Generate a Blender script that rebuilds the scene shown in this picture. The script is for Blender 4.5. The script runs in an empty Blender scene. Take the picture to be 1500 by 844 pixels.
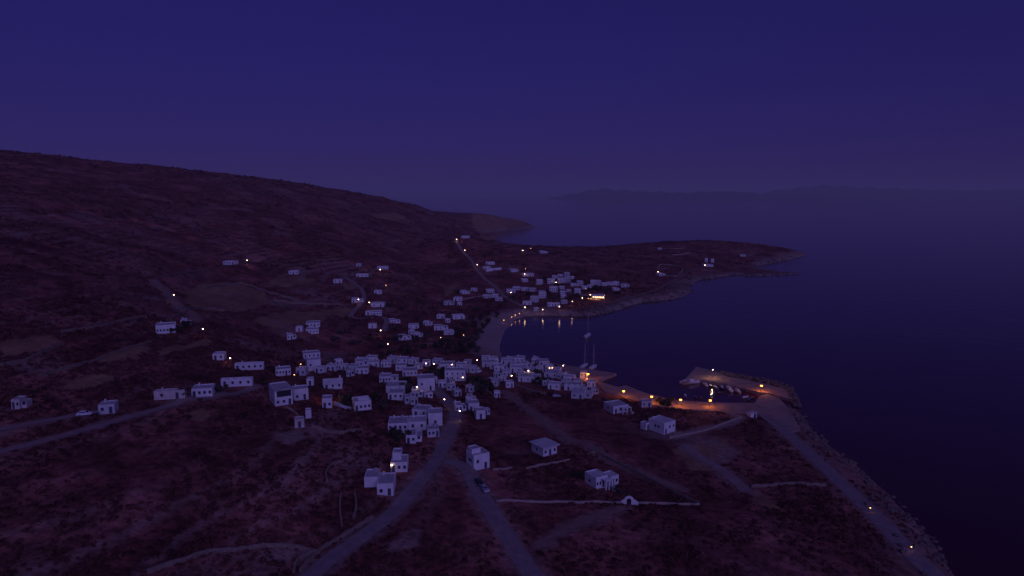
import bpy, bmesh, math, random
import numpy as np
from mathutils import Vector
random.seed(7); rng = np.random.default_rng(7)
R = math.radians
scene = bpy.context.scene
col = scene.collection

# ---------------------------------------------------------------- camera
CAM_H, PITCH = 105.0, R(7.8)
cam = bpy.data.objects.new('camera', bpy.data.cameras.new('camera'))
cam.data.lens = 24.0; cam.data.sensor_width = 36.0
cam.data.clip_start = 1.0; cam.data.clip_end = 90000.0
cam.location = (0, 0, CAM_H); cam.rotation_euler = (R(90) - PITCH, 0, 0)
col.objects.link(cam); scene.camera = cam

# ---------------------------------------------------------------- sky, afterglow, exposure
SUN_AZ = R(158)            # glow low behind and to the right of the camera
w = bpy.data.worlds.new('World'); scene.world = w; w.use_nodes = True
nt = w.node_tree; nt.nodes.clear()
sky = nt.nodes.new('ShaderNodeTexSky'); sky.sky_type = 'NISHITA'; sky.sun_disc = False
sky.sun_elevation = R(9); sky.sun_rotation = SUN_AZ; sky.altitude = 100
sky.air_density = 1.0; sky.dust_density = 0.3; sky.ozone_density = 6.0
tint = nt.nodes.new('ShaderNodeMix'); tint.data_type = 'RGBA'; tint.blend_type = 'MULTIPLY'
tint.inputs[0].default_value = 1.0; tint.inputs[7].default_value = (0.37, 0.16, 1.0, 1)
bg = nt.nodes.new('ShaderNodeBackground'); bg.inputs[1].default_value = 0.052
out = nt.nodes.new('ShaderNodeOutputWorld')
gam = nt.nodes.new('ShaderNodeGamma'); gam.inputs[1].default_value = 0.5     # dusk: a flatter sky
nt.links.new(sky.outputs[0], gam.inputs[0]); nt.links.new(gam.outputs[0], tint.inputs[6]); nt.links.new(tint.outputs[2], bg.inputs[0])
nt.links.new(bg.outputs[0], out.inputs[0])
sd = bpy.data.lights.new('afterglow_sun', 'SUN'); sd.energy = 1.0; sd.angle = R(60); sd.color = (0.385, 0.30, 1.0)
sun = bpy.data.objects.new('afterglow_sun', sd); col.objects.link(sun)
SUN_LIGHT_EL = R(30)
sv = Vector((math.sin(SUN_AZ)*math.cos(SUN_LIGHT_EL), math.cos(SUN_AZ)*math.cos(SUN_LIGHT_EL), math.sin(SUN_LIGHT_EL)))
sun.rotation_euler = sv.to_track_quat('Z', 'Y').to_euler(); sun.location = (0, -200, 300)
scene.view_settings.view_transform = 'Standard'; scene.view_settings.look = 'None'
scene.view_settings.exposure = 0.0; scene.view_settings.gamma = 1.0
scene.cycles.use_denoising = True; scene.cycles.max_bounces = 4; scene.cycles.diffuse_bounces = 2
scene.cycles.glossy_bounces = 2; scene.cycles.volume_bounces = 0; scene.cycles.sample_clamp_indirect = 2.0
scene.cycles.use_light_tree = True

# ---------------------------------------------------------------- pixel <-> place helpers
CP, SP = math.cos(PITCH), math.sin(PITCH)
def ray(px, py):
    u = (px - 750) / 1000.0; v = (422 - py) / 1000.0
    return np.array([u, CP + v*SP, -SP + v*CP])
def at_z(px, py, z):
    d = ray(px, py); t = (z - CAM_H) / d[2]; return np.array([d[0]*t, d[1]*t, z])
def at_d(px, py, D):
    d = ray(px, py); t = D / d[1]; return np.array([d[0]*t, D, CAM_H + d[2]*t])

# ---------------------------------------------------------------- noise
def vnoise(x, y, seed=0):
    xi = np.floor(x).astype(np.int64); yi = np.floor(y).astype(np.int64); fx = x - xi; fy = y - yi
    fx = fx*fx*(3-2*fx); fy = fy*fy*(3-2*fy)
    def h(a, b):
        n = (a*374761393 + b*668265263 + seed*974634777) & 0xffffffff
        n = ((n ^ (n >> 13)) * 1274126177) & 0xffffffff
        return ((n ^ (n >> 16)) & 0xffff) / 65535.0
    return (h(xi, yi)*(1-fx) + h(xi+1, yi)*fx)*(1-fy) + (h(xi, yi+1)*(1-fx) + h(xi+1, yi+1)*fx)*fy
def fbm(x, y, s, o=4, seed=0):
    r = 0; a = 0.5; f = 1.0/s
    for k in range(o): r = r + a*(vnoise(x*f, y*f, seed+k) - 0.5); a *= 0.5; f *= 2.03
    return r

# ---------------------------------------------------------------- terrain control points
ZP = [(20,820,30),(200,820,27),(400,820,20),(600,820,17),(760,820,14),(950,820,13),(1150,800,11),(1300,790,5),
 (20,740,33),(200,720,31),(400,720,25),(560,720,20),(640,690,18),(760,720,15),(880,705,12),(1000,740,11),(1100,730,9),(1200,720,6),
 (20,660,37),(130,628,37),(260,590,36),(300,573,35),(410,580,29),(500,590,24),(600,625,20),(660,610,16),(700,675,16.5),(793,660,13),
 (900,640,9),(968,628,6),(1060,650,6),(1095,715,7.5),(1100,610,2.5),(1180,660,3),(1250,715,3.2),(1320,790,3.6),(1000,600,3),
 (480,540,19),(600,545,11),(650,550,9),(740,560,7),(820,570,5),(900,597,4.5),(850,550,2.5),(720,530,3.5),(700,505,3.5),(640,490,6),(550,500,10),
 (450,500,18),(440,480,22),(350,480,32),(245,482,42),(100,480,50),(20,490,52),(20,560,44),(200,540,40),(350,540,31),
 (720,470,4),(760,452,4),(800,450,4),(860,450,3),(950,430,4),(1010,410,4)]
DP = [(20,400,340),(20,320,520),(20,270,700),(0,222,900),(120,236,960),(250,255,1000),(250,300,800),(250,350,640),(240,420,430),(250,390,520),
 (337,383,600),(300,440,430),(431,398,640),(400,268,1200),(320,259,1100),(420,320,900),(450,355,770),(497,412,620),(525,440,560),(560,470,510),
 (180,246,980),(285,255.5,1060),(370,262,1150),(480,278,1350),(560,290,1500),(560,330,1150),(560,380,830),(640,308,1750),(640,330,1400),(640,355,1010),(640,390,870),(640,440,640),(700,430,680),(670,452,590),
 (680,348,1000),(730,357,1050),(780,362,1080),(830,366,1100),(900,367,1120),(960,365,1150),(1000,356,1200),(1050,353,1220),(1110,361,1200),
 (820,395,850),(760,395,830),(720,385,860),(900,390,914),(970,398,884),(1037,386,990),(1090,375,1090),(800,420,735),(860,415,745),(910,425,715),
 (720,314,2100),(755,322,2150),(690,321,2000),(120,300,640),(120,350,480),(120,430,330)]
WP = [(-2000,500,170),(-2000,2000,120),(-1200,2300,60),(-500,2250,60),(-1200,1300,140),(-900,1300,140),(-900,700,150),(-1500,0,90),(-1500,-300,70),(-600,0,55),(-300,0,38),
 (0,-200,24),(0,60,18),(60,60,14),(-100,60,24),(-600,-300,50),(-700,1600,110),(-350,1750,75),(-420,2050,50),(300,1300,16)]
P = np.array([at_z(*p) for p in ZP] + [at_d(*p) for p in DP] + [np.array(p, float) for p in WP])
def tps_kernel(r2): return 0.5*r2*np.log(r2 + 1e-12)
X = P[:, :2]/1000.0; n = len(X)
K = tps_kernel(((X[:, None]-X[None])**2).sum(-1)) + np.eye(n)*2e-5
A = np.zeros((n+3, n+3)); A[:n, :n] = K; A[:n, n] = 1; A[:n, n+1:] = X; A[n, :n] = 1; A[n+1:, :n] = X.T
coef = np.linalg.solve(A, np.concatenate([P[:, 2], [0, 0, 0]]))
def tps(x, y):
    x = x/1000.0; y = y/1000.0; r = coef[n] + coef[n+1]*x + coef[n+2]*y
    for i in range(n): r = r + coef[i]*tps_kernel((x-X[i, 0])**2 + (y-X[i, 1])**2)
    return r

COAST_PX = [(1470,930),(1395,844),(1365,800),(1340,770),(1313,741),(1287,712),(1257,684),(1227,662),(1192,635),(1176,612),(1165,600),
 (1135,590),(1112,592),(1085,594),(1060,594),(1030,592),(1007,591),(980,589),(960,584),(935,577),(915,575),(895,570),(875,561),(850,545),(828,537),
 (800,528),(770,527),(736,526),(731,505),(739,485),(752,472),(768,463),(790,462),(830,463),(860,463),(880,460),(896,456),(913,452),(929,444),
 (955,441),(985,439),(1009,429),(1013,424),(1009,419),(1017,414),(1029,408),(1049,407),(1077,403),(1100,405),(1117,404),(1145,403),(1170,401),(1140,398),(1122,396),(1114,389),(1130,385),(1148,382),(1165,378),(1182,373.5),(1164,370)]
coast = [tuple(at_z(a, b, 0)[:2]) for a, b in COAST_PX]
coast += [(440,1330),(330,1370),(240,1330),(150,1250),(60,1240),(0,1290),(-14,1400),(-30,1600),(-60,1800),(-96,1865),(-60,1950),(10,2060),(83,2234),(60,2330),(-50,2450),(-200,2500),(-500,2450),(-900,2420),(-2600,2300),(-2600,-500),(60,-500),(70,-50),(95,60)]
coast = np.array(coast)
def inside(poly, x, y):
    r = np.zeros(x.shape, bool); j = len(poly)-1
    for i in range(len(poly)):
        xi, yi = poly[i][:2]; xj, yj = poly[j][:2]
        c = ((yi > y) != (yj > y)) & (x < (xj-xi)*(y-yi)/((yj-yi) or 1e-9) + xi); r ^= c; j = i
    return r
def seg_dist(pts, x, y, closed=False):
    """distance to polyline and index/param of nearest point"""
    best = np.full(x.shape, 1e18); bi = np.zeros(x.shape, np.int32); bt = np.zeros(x.shape)
    m = len(pts) if closed else len(pts)-1
    for i in range(m):
        ax, ay = pts[i][:2]; bx, by = pts[(i+1) % len(pts)][:2]; dx, dy = bx-ax, by-ay
        t = np.clip(((x-ax)*dx + (y-ay)*dy)/(dx*dx+dy*dy+1e-9), 0, 1)
        d = (x-ax-t*dx)**2 + (y-ay-t*dy)**2; k = d < best
        best = np.where(k, d, best); bi = np.where(k, i, bi); bt = np.where(k, t, bt)
    return np.sqrt(best), bi, bt
def axis(a):
    o = [a[0][0]]
    for s, e, d0, d1 in a:
        p = s
        while p < e - 1e-6:
            p += d0 + (d1-d0)*(p-s)/(e-s); o.append(min(p, e))
    return np.array(sorted(set(o)))
gx = axis([(-2600,-900,60,14),(-900,-300,14,1.8),(-300,330,1.7,1.7),(330,620,1.9,7)])
gy = axis([(-250,110,14,1.8),(110,460,1.7,1.7),(460,1250,1.8,6),(1250,2520,6,16)])
GX, GY = np.meshgrid(gx, gy)
sh = GX.shape
wob = fbm(GX, GY, 22, 3, 50)*9*np.clip(GY/600, .3, 1.3)
cd, _, _ = seg_dist(coast, GX, GY, True)
ins = inside(coast, GX, GY)
sdist = np.where(ins, cd, -cd)
harbour = np.exp(-(((GX-70)/150)**2 + ((GY-390)/110)**2)*1.6)
sdist = sdist + wob*(1-np.clip(harbour*1.6, 0, 1))*np.clip(1-cd/60, 0, 1)
H = np.maximum(tps(GX, GY), 1.2)
hill = np.clip((H-12)/40, 0, 1)
mid = np.clip((GY-250)/400, 0, 1)
H = H + fbm(GX, GY, 90, 4, 3)*7*hill*mid + fbm(GX, GY, 26, 4, 9)*(1.6 + 2.5*hill*mid)
step = 2.6; ph = H/step + fbm(GX, GY, 120, 2, 31)*1.5     # old terraces on the slopes
fr = ph - np.floor(ph); ter = (np.clip((fr-.62)/.38, 0, 1)**1.5 - fr)*step
tmask = np.clip(fbm(GX, GY, 150, 3, 77)*5+.55, 0, 1)*np.clip((H-8)/15, 0, 1)
H = H + ter*0.62*tmask
H = H + fbm(GX, GY, 5, 2, 15)*0.7
bx_, by_ = at_z(735, 490, 0)[:2]
beach = np.exp(-(((GX-bx_)/45)**2 + ((GY-by_)/60)**2)) * (GY > 395)
slope = 0.42*(1-beach) + 0.075*beach
capH = np.where(sdist > 0, 0.05 + sdist*slope, sdist*0.3)
capH = capH + np.clip(sdist/8, 0, 1)*np.clip(1-sdist/45, 0, 1)*(fbm(GX, GY, 9, 3, 5)*3.0)*(1-beach)*(1-np.clip(harbour*1.5, 0, 1))
k = np.clip(capH - H + 4, 0, 8)/8
H = np.where(sdist > 0, np.where(capH < H, capH, H), np.maximum(capH, -4))

def bil(F, x, y):
    x = np.asarray(x, float); y = np.asarray(y, float)
    i = np.clip(np.searchsorted(gx, x)-1, 0, len(gx)-2); j = np.clip(np.searchsorted(gy, y)-1, 0, len(gy)-2)
    tx = np.clip((x-gx[i])/(gx[i+1]-gx[i]), 0, 1); ty = np.clip((y-gy[j])/(gy[j+1]-gy[j]), 0, 1)
    return (F[j, i]*(1-tx)+F[j, i+1]*tx)*(1-ty) + (F[j+1, i]*(1-tx)+F[j+1, i+1]*tx)*ty
H0 = H.copy()
TS = np.geomspace(90, 3200, 2600)
def hit(px, py, up=0.0, F=None):
    """the place on the ground (raised by up metres) seen at this pixel"""
    d = ray(px, py); x, y, z = d[0]*TS, d[1]*TS, CAM_H + d[2]*TS
    g = np.maximum(bil(H0 if F is None else F, x, y), 0) + up; s = z - g; k = np.argmax(s < 0)
    if s[k] >= 0: k = len(TS)-1
    k = max(k, 1); f = s[k-1]/(s[k-1]-s[k]+1e-9); t = TS[k-1] + (TS[k]-TS[k-1])*f
    return np.array([d[0]*t, d[1]*t, CAM_H + d[2]*t - up])
def flat_to(mask_d, inner, outer, zt):
    """blend the ground to height zt within inner, back to itself at outer"""
    global H
    a = 1 - np.clip((mask_d-inner)/(outer-inner), 0, 1); a = a*a*(3-2*a)
    H = H*(1-a) + zt*a

# ---------------------------------------------------------------- roads and tracks (laid into the ground)
def spline(pts, step):
    pts = np.array(pts, float); o = []
    for i in range(len(pts)-1):
        p0 = pts[max(i-1, 0)]; p1 = pts[i]; p2 = pts[i+1]; p3 = pts[min(i+2, len(pts)-1)]
        m = max(2, int(np.linalg.norm(p2-p1)/step))
        for k in range(m):
            t = k/m; o.append(.5*((2*p1)+(-p0+p2)*t+(2*p0-5*p1+4*p2-p3)*t*t+(-p0+3*p1-3*p2+p3)*t**3))
    o.append(pts[-1]); return np.array(o)
ROADS = [ # name, width, material, pixels
 ('main_road', 4.7, 'asphalt', [(440,860),(480,822),(530,786),(583,744),(614,706),(640,672),(655,640),(667,613),(662,596),(646,578),(630,563)]),
 ('branch_road', 4.9, 'asphalt', [(640,674),(662,677),(684,690),(702,720),(728,762),(752,800),(800,872)]),
 ('coast_road', 5.6, 'asphalt', [(1390,872),(1366,844),(1327,800),(1270,744),(1216,692),(1168,648),(1138,622),(1118,607)]),
 ('hillside_road', 3.6, 'concrete', [(-40,672),(40,652),(130,628),(200,607),(262,590),(330,578),(385,570)]),
 ('upper_lane', 3.2, 'concrete', [(-10,630),(50,617),(110,611),(145,605)]),
 ('concrete_track', 4.0, 'concrete', [(1004,652),(1022,668),(1050,684),(1075,703),(1094,720)]),
 ('quay_lane', 4.0, 'concrete', [(985,640),(1030,630),(1062,622),(1082,614),(1072,606),(1050,600)]),
 ('north_road', 4.0, 'concrete', [(650,349),(668,352),(676,366),(690,381),(697,394),(712,410),(727,422),(738,434),(757,445),(770,452)]),
 ('farm_track', 3.6, 'dirt', [(222,408),(234,420),(246,432),(262,450),(280,460),(286,472)]),
 ('hamlet_track', 3.6, 'concrete', [(505,405),(520,416),(530,425),(533,440),(526,448),(514,463),(540,468),(556,465),(566,472),(562,486)]),
 ('ridge_track', 3.6, 'dirt', [(556,390),(545,398),(542,408)]),
 ('valley_track', 3.4, 'dirt', [(575,398),(590,402),(603,410),(606,414)]),
 ('slope_track', 3.6, 'dirt', [(740,575),(775,600),(805,625),(840,648)]),
 ('field_path', 3.0, 'dirt', [(790,800),(830,775),(870,758),(915,746)]),
 ('hill_track', 4.5, 'dirt', [(412,300),(440,312),(475,322)]),
 ('far_track', 5.5, 'dirt', [(500,352),(560,352),(600,348),(640,350),(668,351)]),
 ('field_edge_track', 3.0, 'dirt', [(860,650),(890,672),(930,690),(1000,718)]),
 ('hill_house_track', 3.2, 'dirt', [(228,405),(290,396),(345,389),(375,382),(405,386),(430,394)]),
 ('old_hill_track', 3.4, 'dirt', [(200,322),(240,338),(300,352),(335,366)]),
 ('cape_track', 3.6, 'dirt', [(1035,391),(1012,396),(998,404),(985,412),(960,425),(925,436),(880,447)]),
]
roads = []
for nm, wd, mt, px in ROADS:
    pts = np.array([hit(a, b) for a, b in px]); D = pts[:, 1].mean()
    c = spline(pts, 2.0 if D < 500 else 5.0)
    z = bil(H0, c[:, 0], c[:, 1])
    kk = 9; zp = np.pad(z, kk, mode='edge'); z = np.convolve(zp, np.ones(2*kk+1)/(2*kk+1), 'valid')
    c[:, 2] = np.maximum(z, 1.0); roads.append([nm, wd, mt, c])
    x0, x1 = c[:, 0].min()-25, c[:, 0].max()+25; y0, y1 = c[:, 1].min()-25, c[:, 1].max()+25
    i0, i1 = np.searchsorted(gx, [x0, x1]); j0, j1 = np.searchsorted(gy, [y0, y1])
    sx, sy = GX[j0:j1, i0:i1], GY[j0:j1, i0:i1]
    d, bi, bt = seg_dist(c[::2], sx, sy); zc = c[::2, 2]; zz = zc[bi]*(1-bt) + zc[np.minimum(bi+1, len(zc)-1)]*bt
    gsp = 1.0 if D < 500 else 3.5
    a = 1-np.clip((d-wd/2-gsp)/(4.5 if D < 500 else 9), 0, 1); a = a*a*(3-2*a)
    H[j0:j1, i0:i1] = H[j0:j1, i0:i1]*(1-a) + zz*a

# ---------------------------------------------------------------- materials
M = {}
def mat(name, color, rough=0.9, var=0.25, scale=0.6, bump=0.0, emit=None, metal=0.0, spec=0.2):
    m = bpy.data.materials.new(name); m.use_nodes = True; t = m.node_tree; b = t.nodes['Principled BSDF']
    b.inputs['Roughness'].default_value = rough; b.inputs['Metallic'].default_value = metal
    b.inputs['Specular IOR Level'].default_value = spec
    if emit:
        b.inputs['Base Color'].default_value = (*color, 1); b.inputs['Emission Color'].default_value = (*color, 1)
        b.inputs['Emission Strength'].default_value = emit
    elif var:
        g = t.nodes.new('ShaderNodeNewGeometry'); nz = t.nodes.new('ShaderNodeTexNoise')
        nz.inputs['Scale'].default_value = scale; nz.inputs['Detail'].default_value = 5; nz.inputs['Roughness'].default_value = .65
        rp = t.nodes.new('ShaderNodeValToRGB'); e = rp.color_ramp.elements
        e[0].position = .3; e[0].color = (*[c*(1-var) for c in color], 1); e[1].position = .72; e[1].color = (*[min(c*(1+var*.6), 1) for c in color], 1)
        t.links.new(g.outputs['Position'], nz.inputs['Vector']); t.links.new(nz.outputs['Fac'], rp.inputs['Fac'])
        t.links.new(rp.outputs['Color'], b.inputs['Base Color'])
        if bump:
            bp = t.nodes.new('ShaderNodeBump'); bp.inputs['Strength'].default_value = bump; bp.inputs['Distance'].default_value = .3
            t.links.new(nz.outputs['Fac'], bp.inputs['Height']); t.links.new(bp.outputs['Normal'], b.inputs['Normal'])
    else: b.inputs['Base Color'].default_value = (*color, 1)
    M[name] = m; return m
mat('whitewash', (.58, .59, .60), .9, .14, .35)
mat('whitewash_grey', (.45, .46, .48), .9, .18, .3)
mat('whitewash_worn', (.50, .45, .42), .9, .3, .5)
mat('stone_house', (.26, .21, .18), .95, .35, .9, .5)
mat('roof_concrete', (.36, .35, .36), .9, .25, .35)
mat('roof_pale', (.46, .45, .46), .9, .22, .35)
mat('asphalt', (.225, .172, .17), .85, .3, .35)
mat('concrete', (.25, .18, .16), .9, .25, .3)
mat('quay_concrete', (.28, .20, .175), .9, .4, .25)
mat('dirt', (.22, .14, .11), .95, .3, .3)
mat('stone', (.21, .155, .13), .95, .4, 1.2, .4)
mat('boulder', (.135, .10, .09), .95, .4, .6, .4)
mat('white_stone', (.31, .245, .21), .95, .3, .8)
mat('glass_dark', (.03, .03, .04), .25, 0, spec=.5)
mat('shutter', (.045, .07, .15), .7, 0)
mat('door_wood', (.05, .05, .09), .7, 0)
mat('pole', (.12, .12, .12), .6, 0, metal=.4)
mat('pole_wood', (.07, .05, .04), .9, 0)
mat('leaf', (.045, .04, .022), .8, .5, .5)
mat('leaf_olive', (.075, .06, .045), .8, .4, .5)
mat('scrub', (.096, .034, .030), .95, .6, .06)
mat('bark', (.06, .045, .035), .95, 0)
mat('hull_white', (.6, .6, .62), .4, 0, spec=.5)
mat('hull_blue', (.04, .08, .2), .4, 0, spec=.5)
mat('hull_wood', (.16, .09, .05), .6, 0)
mat('canvas', (.35, .33, .32), .9, 0)
mat('car_silver', (.45, .47, .5), .3, 0, metal=.5)
mat('car_dark', (.015, .018, .03), .3, 0, spec=.5)
mat('rubber', (.02, .02, .02), .8, 0)
mat('lamp_warm', (1.0, .62, .36), .5, 0, emit=26)
mat('lamp_dim', (1.0, .45, .14), .5, 0, emit=9)
mat('lamp_sodium', (1.0, .40, .06), .5, 0, emit=7)
mat('lit_window', (1.0, .5, .2), .5, 0, emit=5)
for nm in ('lamp_warm', 'lamp_dim', 'lamp_sodium'): M[nm].cycles.emission_sampling = 'NONE'   # the lamp's own light does the lighting

# ---------------------------------------------------------------- mesh helpers
def mesh(name, verts, faces, m=None, smooth=False):
    me = bpy.data.meshes.new(name); me.from_pydata([tuple(map(float, v)) for v in verts], [], faces)
    if m: me.materials.append(M[m] if isinstance(m, str) else m)
    if smooth: me.polygons.foreach_set('use_smooth', [True]*len(me.polygons))
    me.update(); return me
def add(name, data, parent=None, loc=(0, 0, 0), rz=0, scale=None, rot=None):
    o = bpy.data.objects.new(name, data); col.objects.link(o); o.location = loc
    o.rotation_euler = rot if rot else (0, 0, rz)
    if scale: o.scale = scale
    if parent: o.parent = parent
    return o
def tag(o, label, cat=None, group=None, kind=None):
    if label: o['label'] = label
    if cat: o['category'] = cat
    if group: o['group'] = group
    if kind: o['kind'] = kind
    return o
class MB:
    def __init__(s): s.v = []; s.f = []
    def box(s, x0, x1, y0, y1, z0, z1):
        b = len(s.v); s.v += [(x, y, z) for z in (z0, z1) for x, y in ((x0, y0), (x1, y0), (x1, y1), (x0, y1))]
        s.f += [tuple(b+i for i in q) for q in ((3, 2, 1, 0), (4, 5, 6, 7), (0, 1, 5, 4), (1, 2, 6, 5), (2, 3, 7, 6), (3, 0, 4, 7))]; return s
    def tube(s, a, b, r0, r1, k=6):
        a = Vector(a); b = Vector(b); q = (b-a).to_track_quat('Z', 'Y'); o = len(s.v)
        for p, r in ((a, r0), (b, r1)):
            for i in range(k):
                an = 2*math.pi*i/k; s.v.append(tuple(p + q @ Vector((r*math.cos(an), r*math.sin(an), 0))))
        for i in range(k): j = (i+1) % k; s.f.append((o+i, o+j, o+k+j, o+k+i))
        s.f.append(tuple(o+k+i for i in range(k))); s.f.append(tuple(o+i for i in reversed(range(k)))); return s
    def ball(s, c, r, sub=1, jit=0, sq=(1, 1, 1)):
        bm = bmesh.new(); bmesh.ops.create_icosphere(bm, subdivisions=sub, radius=1); o = len(s.v)
        for v in bm.verts:
            k = r*(1+random.uniform(-jit, jit)); s.v.append((c[0]+v.co.x*k*sq[0], c[1]+v.co.y*k*sq[1], c[2]+v.co.z*k*sq[2]))
        s.f += [tuple(o+v.index for v in f.verts) for f in bm.faces]; bm.free(); return s
    def mesh(s, name, m, smooth=False): return mesh(name, s.v, s.f, m, smooth)

# ---------------------------------------------------------------- house sites (pixel of the wall foot) -> flattened plots
HOUSES = []
def hs(px, py, wpx, st, rot, ratio, style, label, nw=2, wall='whitewash', roof='roof_concrete', door=1, group=None, height=None, name='house'):
    HOUSES.append(dict(px=px, py=py, wpx=wpx, st=st, rot=rot, ratio=ratio, style=style, label=label, nw=nw, wall=wall, roof=roof, door=door, group=group, height=height, name=name))
# near houses along the roads
hs(567,727,28,1,4,1.3,'plain','small white cube house with blue door beside the main road below the fork',1,height=3.7)
hs(546,714,23,1,4,1.2,'plain','blank whitewashed store abutting the small cube house by the main road',0,door=0,height=3.1)
hs(586,692,28,1,5,1.0,'roofroom','white house with roof room and lit porch lamp above the main road',2,height=3.2)
hs(584,632,33,1,6,.9,'plain','white house with three small openings at the outer edge of roadside cluster',3)
hs(607,650,27,1,6,1.1,'annex','white house with low annex at the downhill end of roadside cluster',1)
hs(612,630,30,1,6,.9,'blank','flat grey roofed house wedged in the middle of the roadside cluster',1,roof='roof_pale')
hs(618,611,27,1,-6,.8,'plain','white house with low parapet at the uphill end of roadside cluster',1)
hs(638,624,24,1,6,1.0,'blank','tall blank white house beside the main road in the roadside cluster',0,height=5.0)
hs(634,641,22,1,12,.9,'plain','small worn house with dark openings beside the main road',2,wall='whitewash_grey')
hs(703,614,18,1,12,1.0,'blank','bright white cube at the end of the row right of main road bend',0,height=3.6)
hs(693,603,20,1,10,1.0,'blank','white cube house with grey roof behind the row at main road bend',1,height=3.6)
hs(674,604,22,1,14,.9,'annex','low white house with lamp at the bend of the main road',1)
hs(581,585,24,1,3,.9,'plain','white house with pillared porch below the town edge',2)
hs(581,575,30,1,3,.8,'plain','broad grey roofed house above the pillared white house',1)
hs(624,573,30,2,10,.8,'blank','tall blank white two storey house rising in the town centre',1,height=6.0)
hs(637,562,9,1,10,1.0,'blank','narrow white lean to beside the tall town house',0)
hs(570,560,31,1,8,.6,'annex','long white house with terrace windows at the near edge of town',3)
hs(601,551,24,1,6,.8,'plain','white town house with several small windows above long terrace house',3)
hs(588,543,17,1,4,.9,'blank','small white town cube beside the dark grove',1)
hs(667,558,32,2,3,.5,'plain','white two storey guesthouse with three big windows in the town',3,height=5.6)
hs(655,541,24,1,2,.7,'plain','broad white house behind the guesthouse in the town',2)
hs(676,541,16,1,2,.7,'blank','small white house beside the dark gap behind the guesthouse',1)
hs(625,537,12,1,2,.9,'plain','narrow white house with lamp by the upper edge of the town grove',1)
for i, (x, y, wp) in enumerate([(548,538,17),(566,538,16),(531,537,20),(545,531,18),(528,534,15)]):
    hs(x,y,wp,1,5,.7,['plain','blank','annex','blank','plain'][i],'small white house in the long row at the hill side of the town',1+i%2,group='row of houses on the hill side of town')
hs(531,548,22,1,8,.8,'plain','white house standing below the end of the long town row',2)
for i, (x, y, wp) in enumerate([(470,547,16),(487,544,17),(503,543,15)]):
    hs(x,y,wp,1,-12,.6,'blank','low white house in a curved row below the big cube house',1,group='curved row of low houses')
hs(459,544,27,2,24,.8,'blank','big blank two storey cube house at the town outskirts',1,roof='roof_pale',height=5.4)
hs(456,526,30,1,22,.6,'plain','white house with dark windows behind the big blank cube house',3)
hs(415,551,27,1,20,.7,'plain','white house with a row of dark windows and a lamp beside it',4)
hs(488,571,32,1,14,.6,'gable','low white house with a pitched roof between two lanes',2,roof='roof_pale')
hs(455,565,12,1,10,.9,'blank','tiny outbuilding beside the pitched roof house',0)
hs(412,595,45,2,30,1.3,'loggia_shade','large white villa with dark painted gallery shade under a grey roof slab',2,height=6.0,name='villa')
hs(440,587,29,1,24,.8,'blank','white square wing adjoining the large villa',1,height=4.4)
hs(480,598,18,1,12,1.1,'blank','white cube house beside the orange lit yard',1,height=3.8)
hs(530,602,33,1,22,.8,'beams','white house with striped roof terrace beside the orange lit yard',3,height=3.8)
hs(439,627,18,1,18,.8,'plain','small ruined stone hut with a dark doorway below the villa',0,wall='whitewash_worn')
hs(452,613,11,1,18,.9,'blank','tiny white shed behind the ruined hut',0)
hs(299,582,35,1,14,.7,'plain','long white house with small windows beside the hillside road',3)
hs(348,567,46,1,10,.2,'crenel','low white building with a notched roofline above hillside road',3)
hs(366,543,42,1,12,.2,'plain','long low white building with dark openings on the upper terrace',4)
hs(322,528,18,1,8,.7,'blank','small white house with a lamp beside it above the terraces',1)
hs(250,586,44,1,14,.22,'blank','low pale barn beside the hillside road',1,wall='whitewash_worn')
hs(160,607,28,1,16,.8,'blank','pale cube house standing alone between the two hillside lanes',1,wall='whitewash_grey')
hs(33,600,22,1,10,.9,'annex','dim pale house above the upper lane',1,wall='whitewash_worn')
hs(244,490,34,1,24,.7,'plain','broad white house with many windows on the slope below the bend',5,height=4.0)
hs(273,478,18,1,20,.8,'annex','white house with annex beside the bend of the farm track',1)
hs(338,388,19,1,-8,.5,'plain','lone white house high on the bare hillside',3)
hs(431,402,15,1,6,.7,'plain','lone white house on the slope below the bare hill',2)
hs(495,415,14,1,10,.7,'blank','white house beside a bare mound at the start of hamlet track',1)
hs(526,391,7,1,0,.9,'blank','tiny pale hut on the slope above the hamlet',0,wall='whitewash_grey')
hs(531,406,18,1,4,.35,'blank','long low white house on the slope above the hamlet',2)
hs(561,395,17,1,6,.5,'plain','white house at the top of the ridge track',3)
hs(554,431,12,1,6,.8,'blank','small white house standing alone above the hamlet',1)
hs(524,444,20,1,12,.7,'annex','bright white house with a lamp on the hamlet track bend',1)
hs(554,450,20,1,2,.6,'blank','pale flat roofed house at the top of the hamlet',1,roof='roof_pale')
hs(551,463,20,1,10,.8,'plain','white house with dark windows in the middle of the hamlet',3)
hs(541,462,10,1,-8,.9,'blank','small white annex house at the edge of the hamlet',0)
hs(578,475,20,1,16,.7,'annex','white house with side annex at the lower end of the hamlet track',2)
hs(546,481,13,1,6,.6,'blank','low pale house below the hamlet',0)
hs(459,480,24,1,14,.7,'plain','white house with several windows above the olive slope',3)
hs(458,490,22,1,14,.7,'plain','white house just below another on the olive slope',3)
hs(439,486,11,1,8,.8,'blank','small blank cube on the olive slope',0)
hs(427,498,18,1,24,.8,'annex','white house with annex at the lower edge of the olive slope',1)
V = 'white house in the valley hamlet between the two villages'
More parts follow.
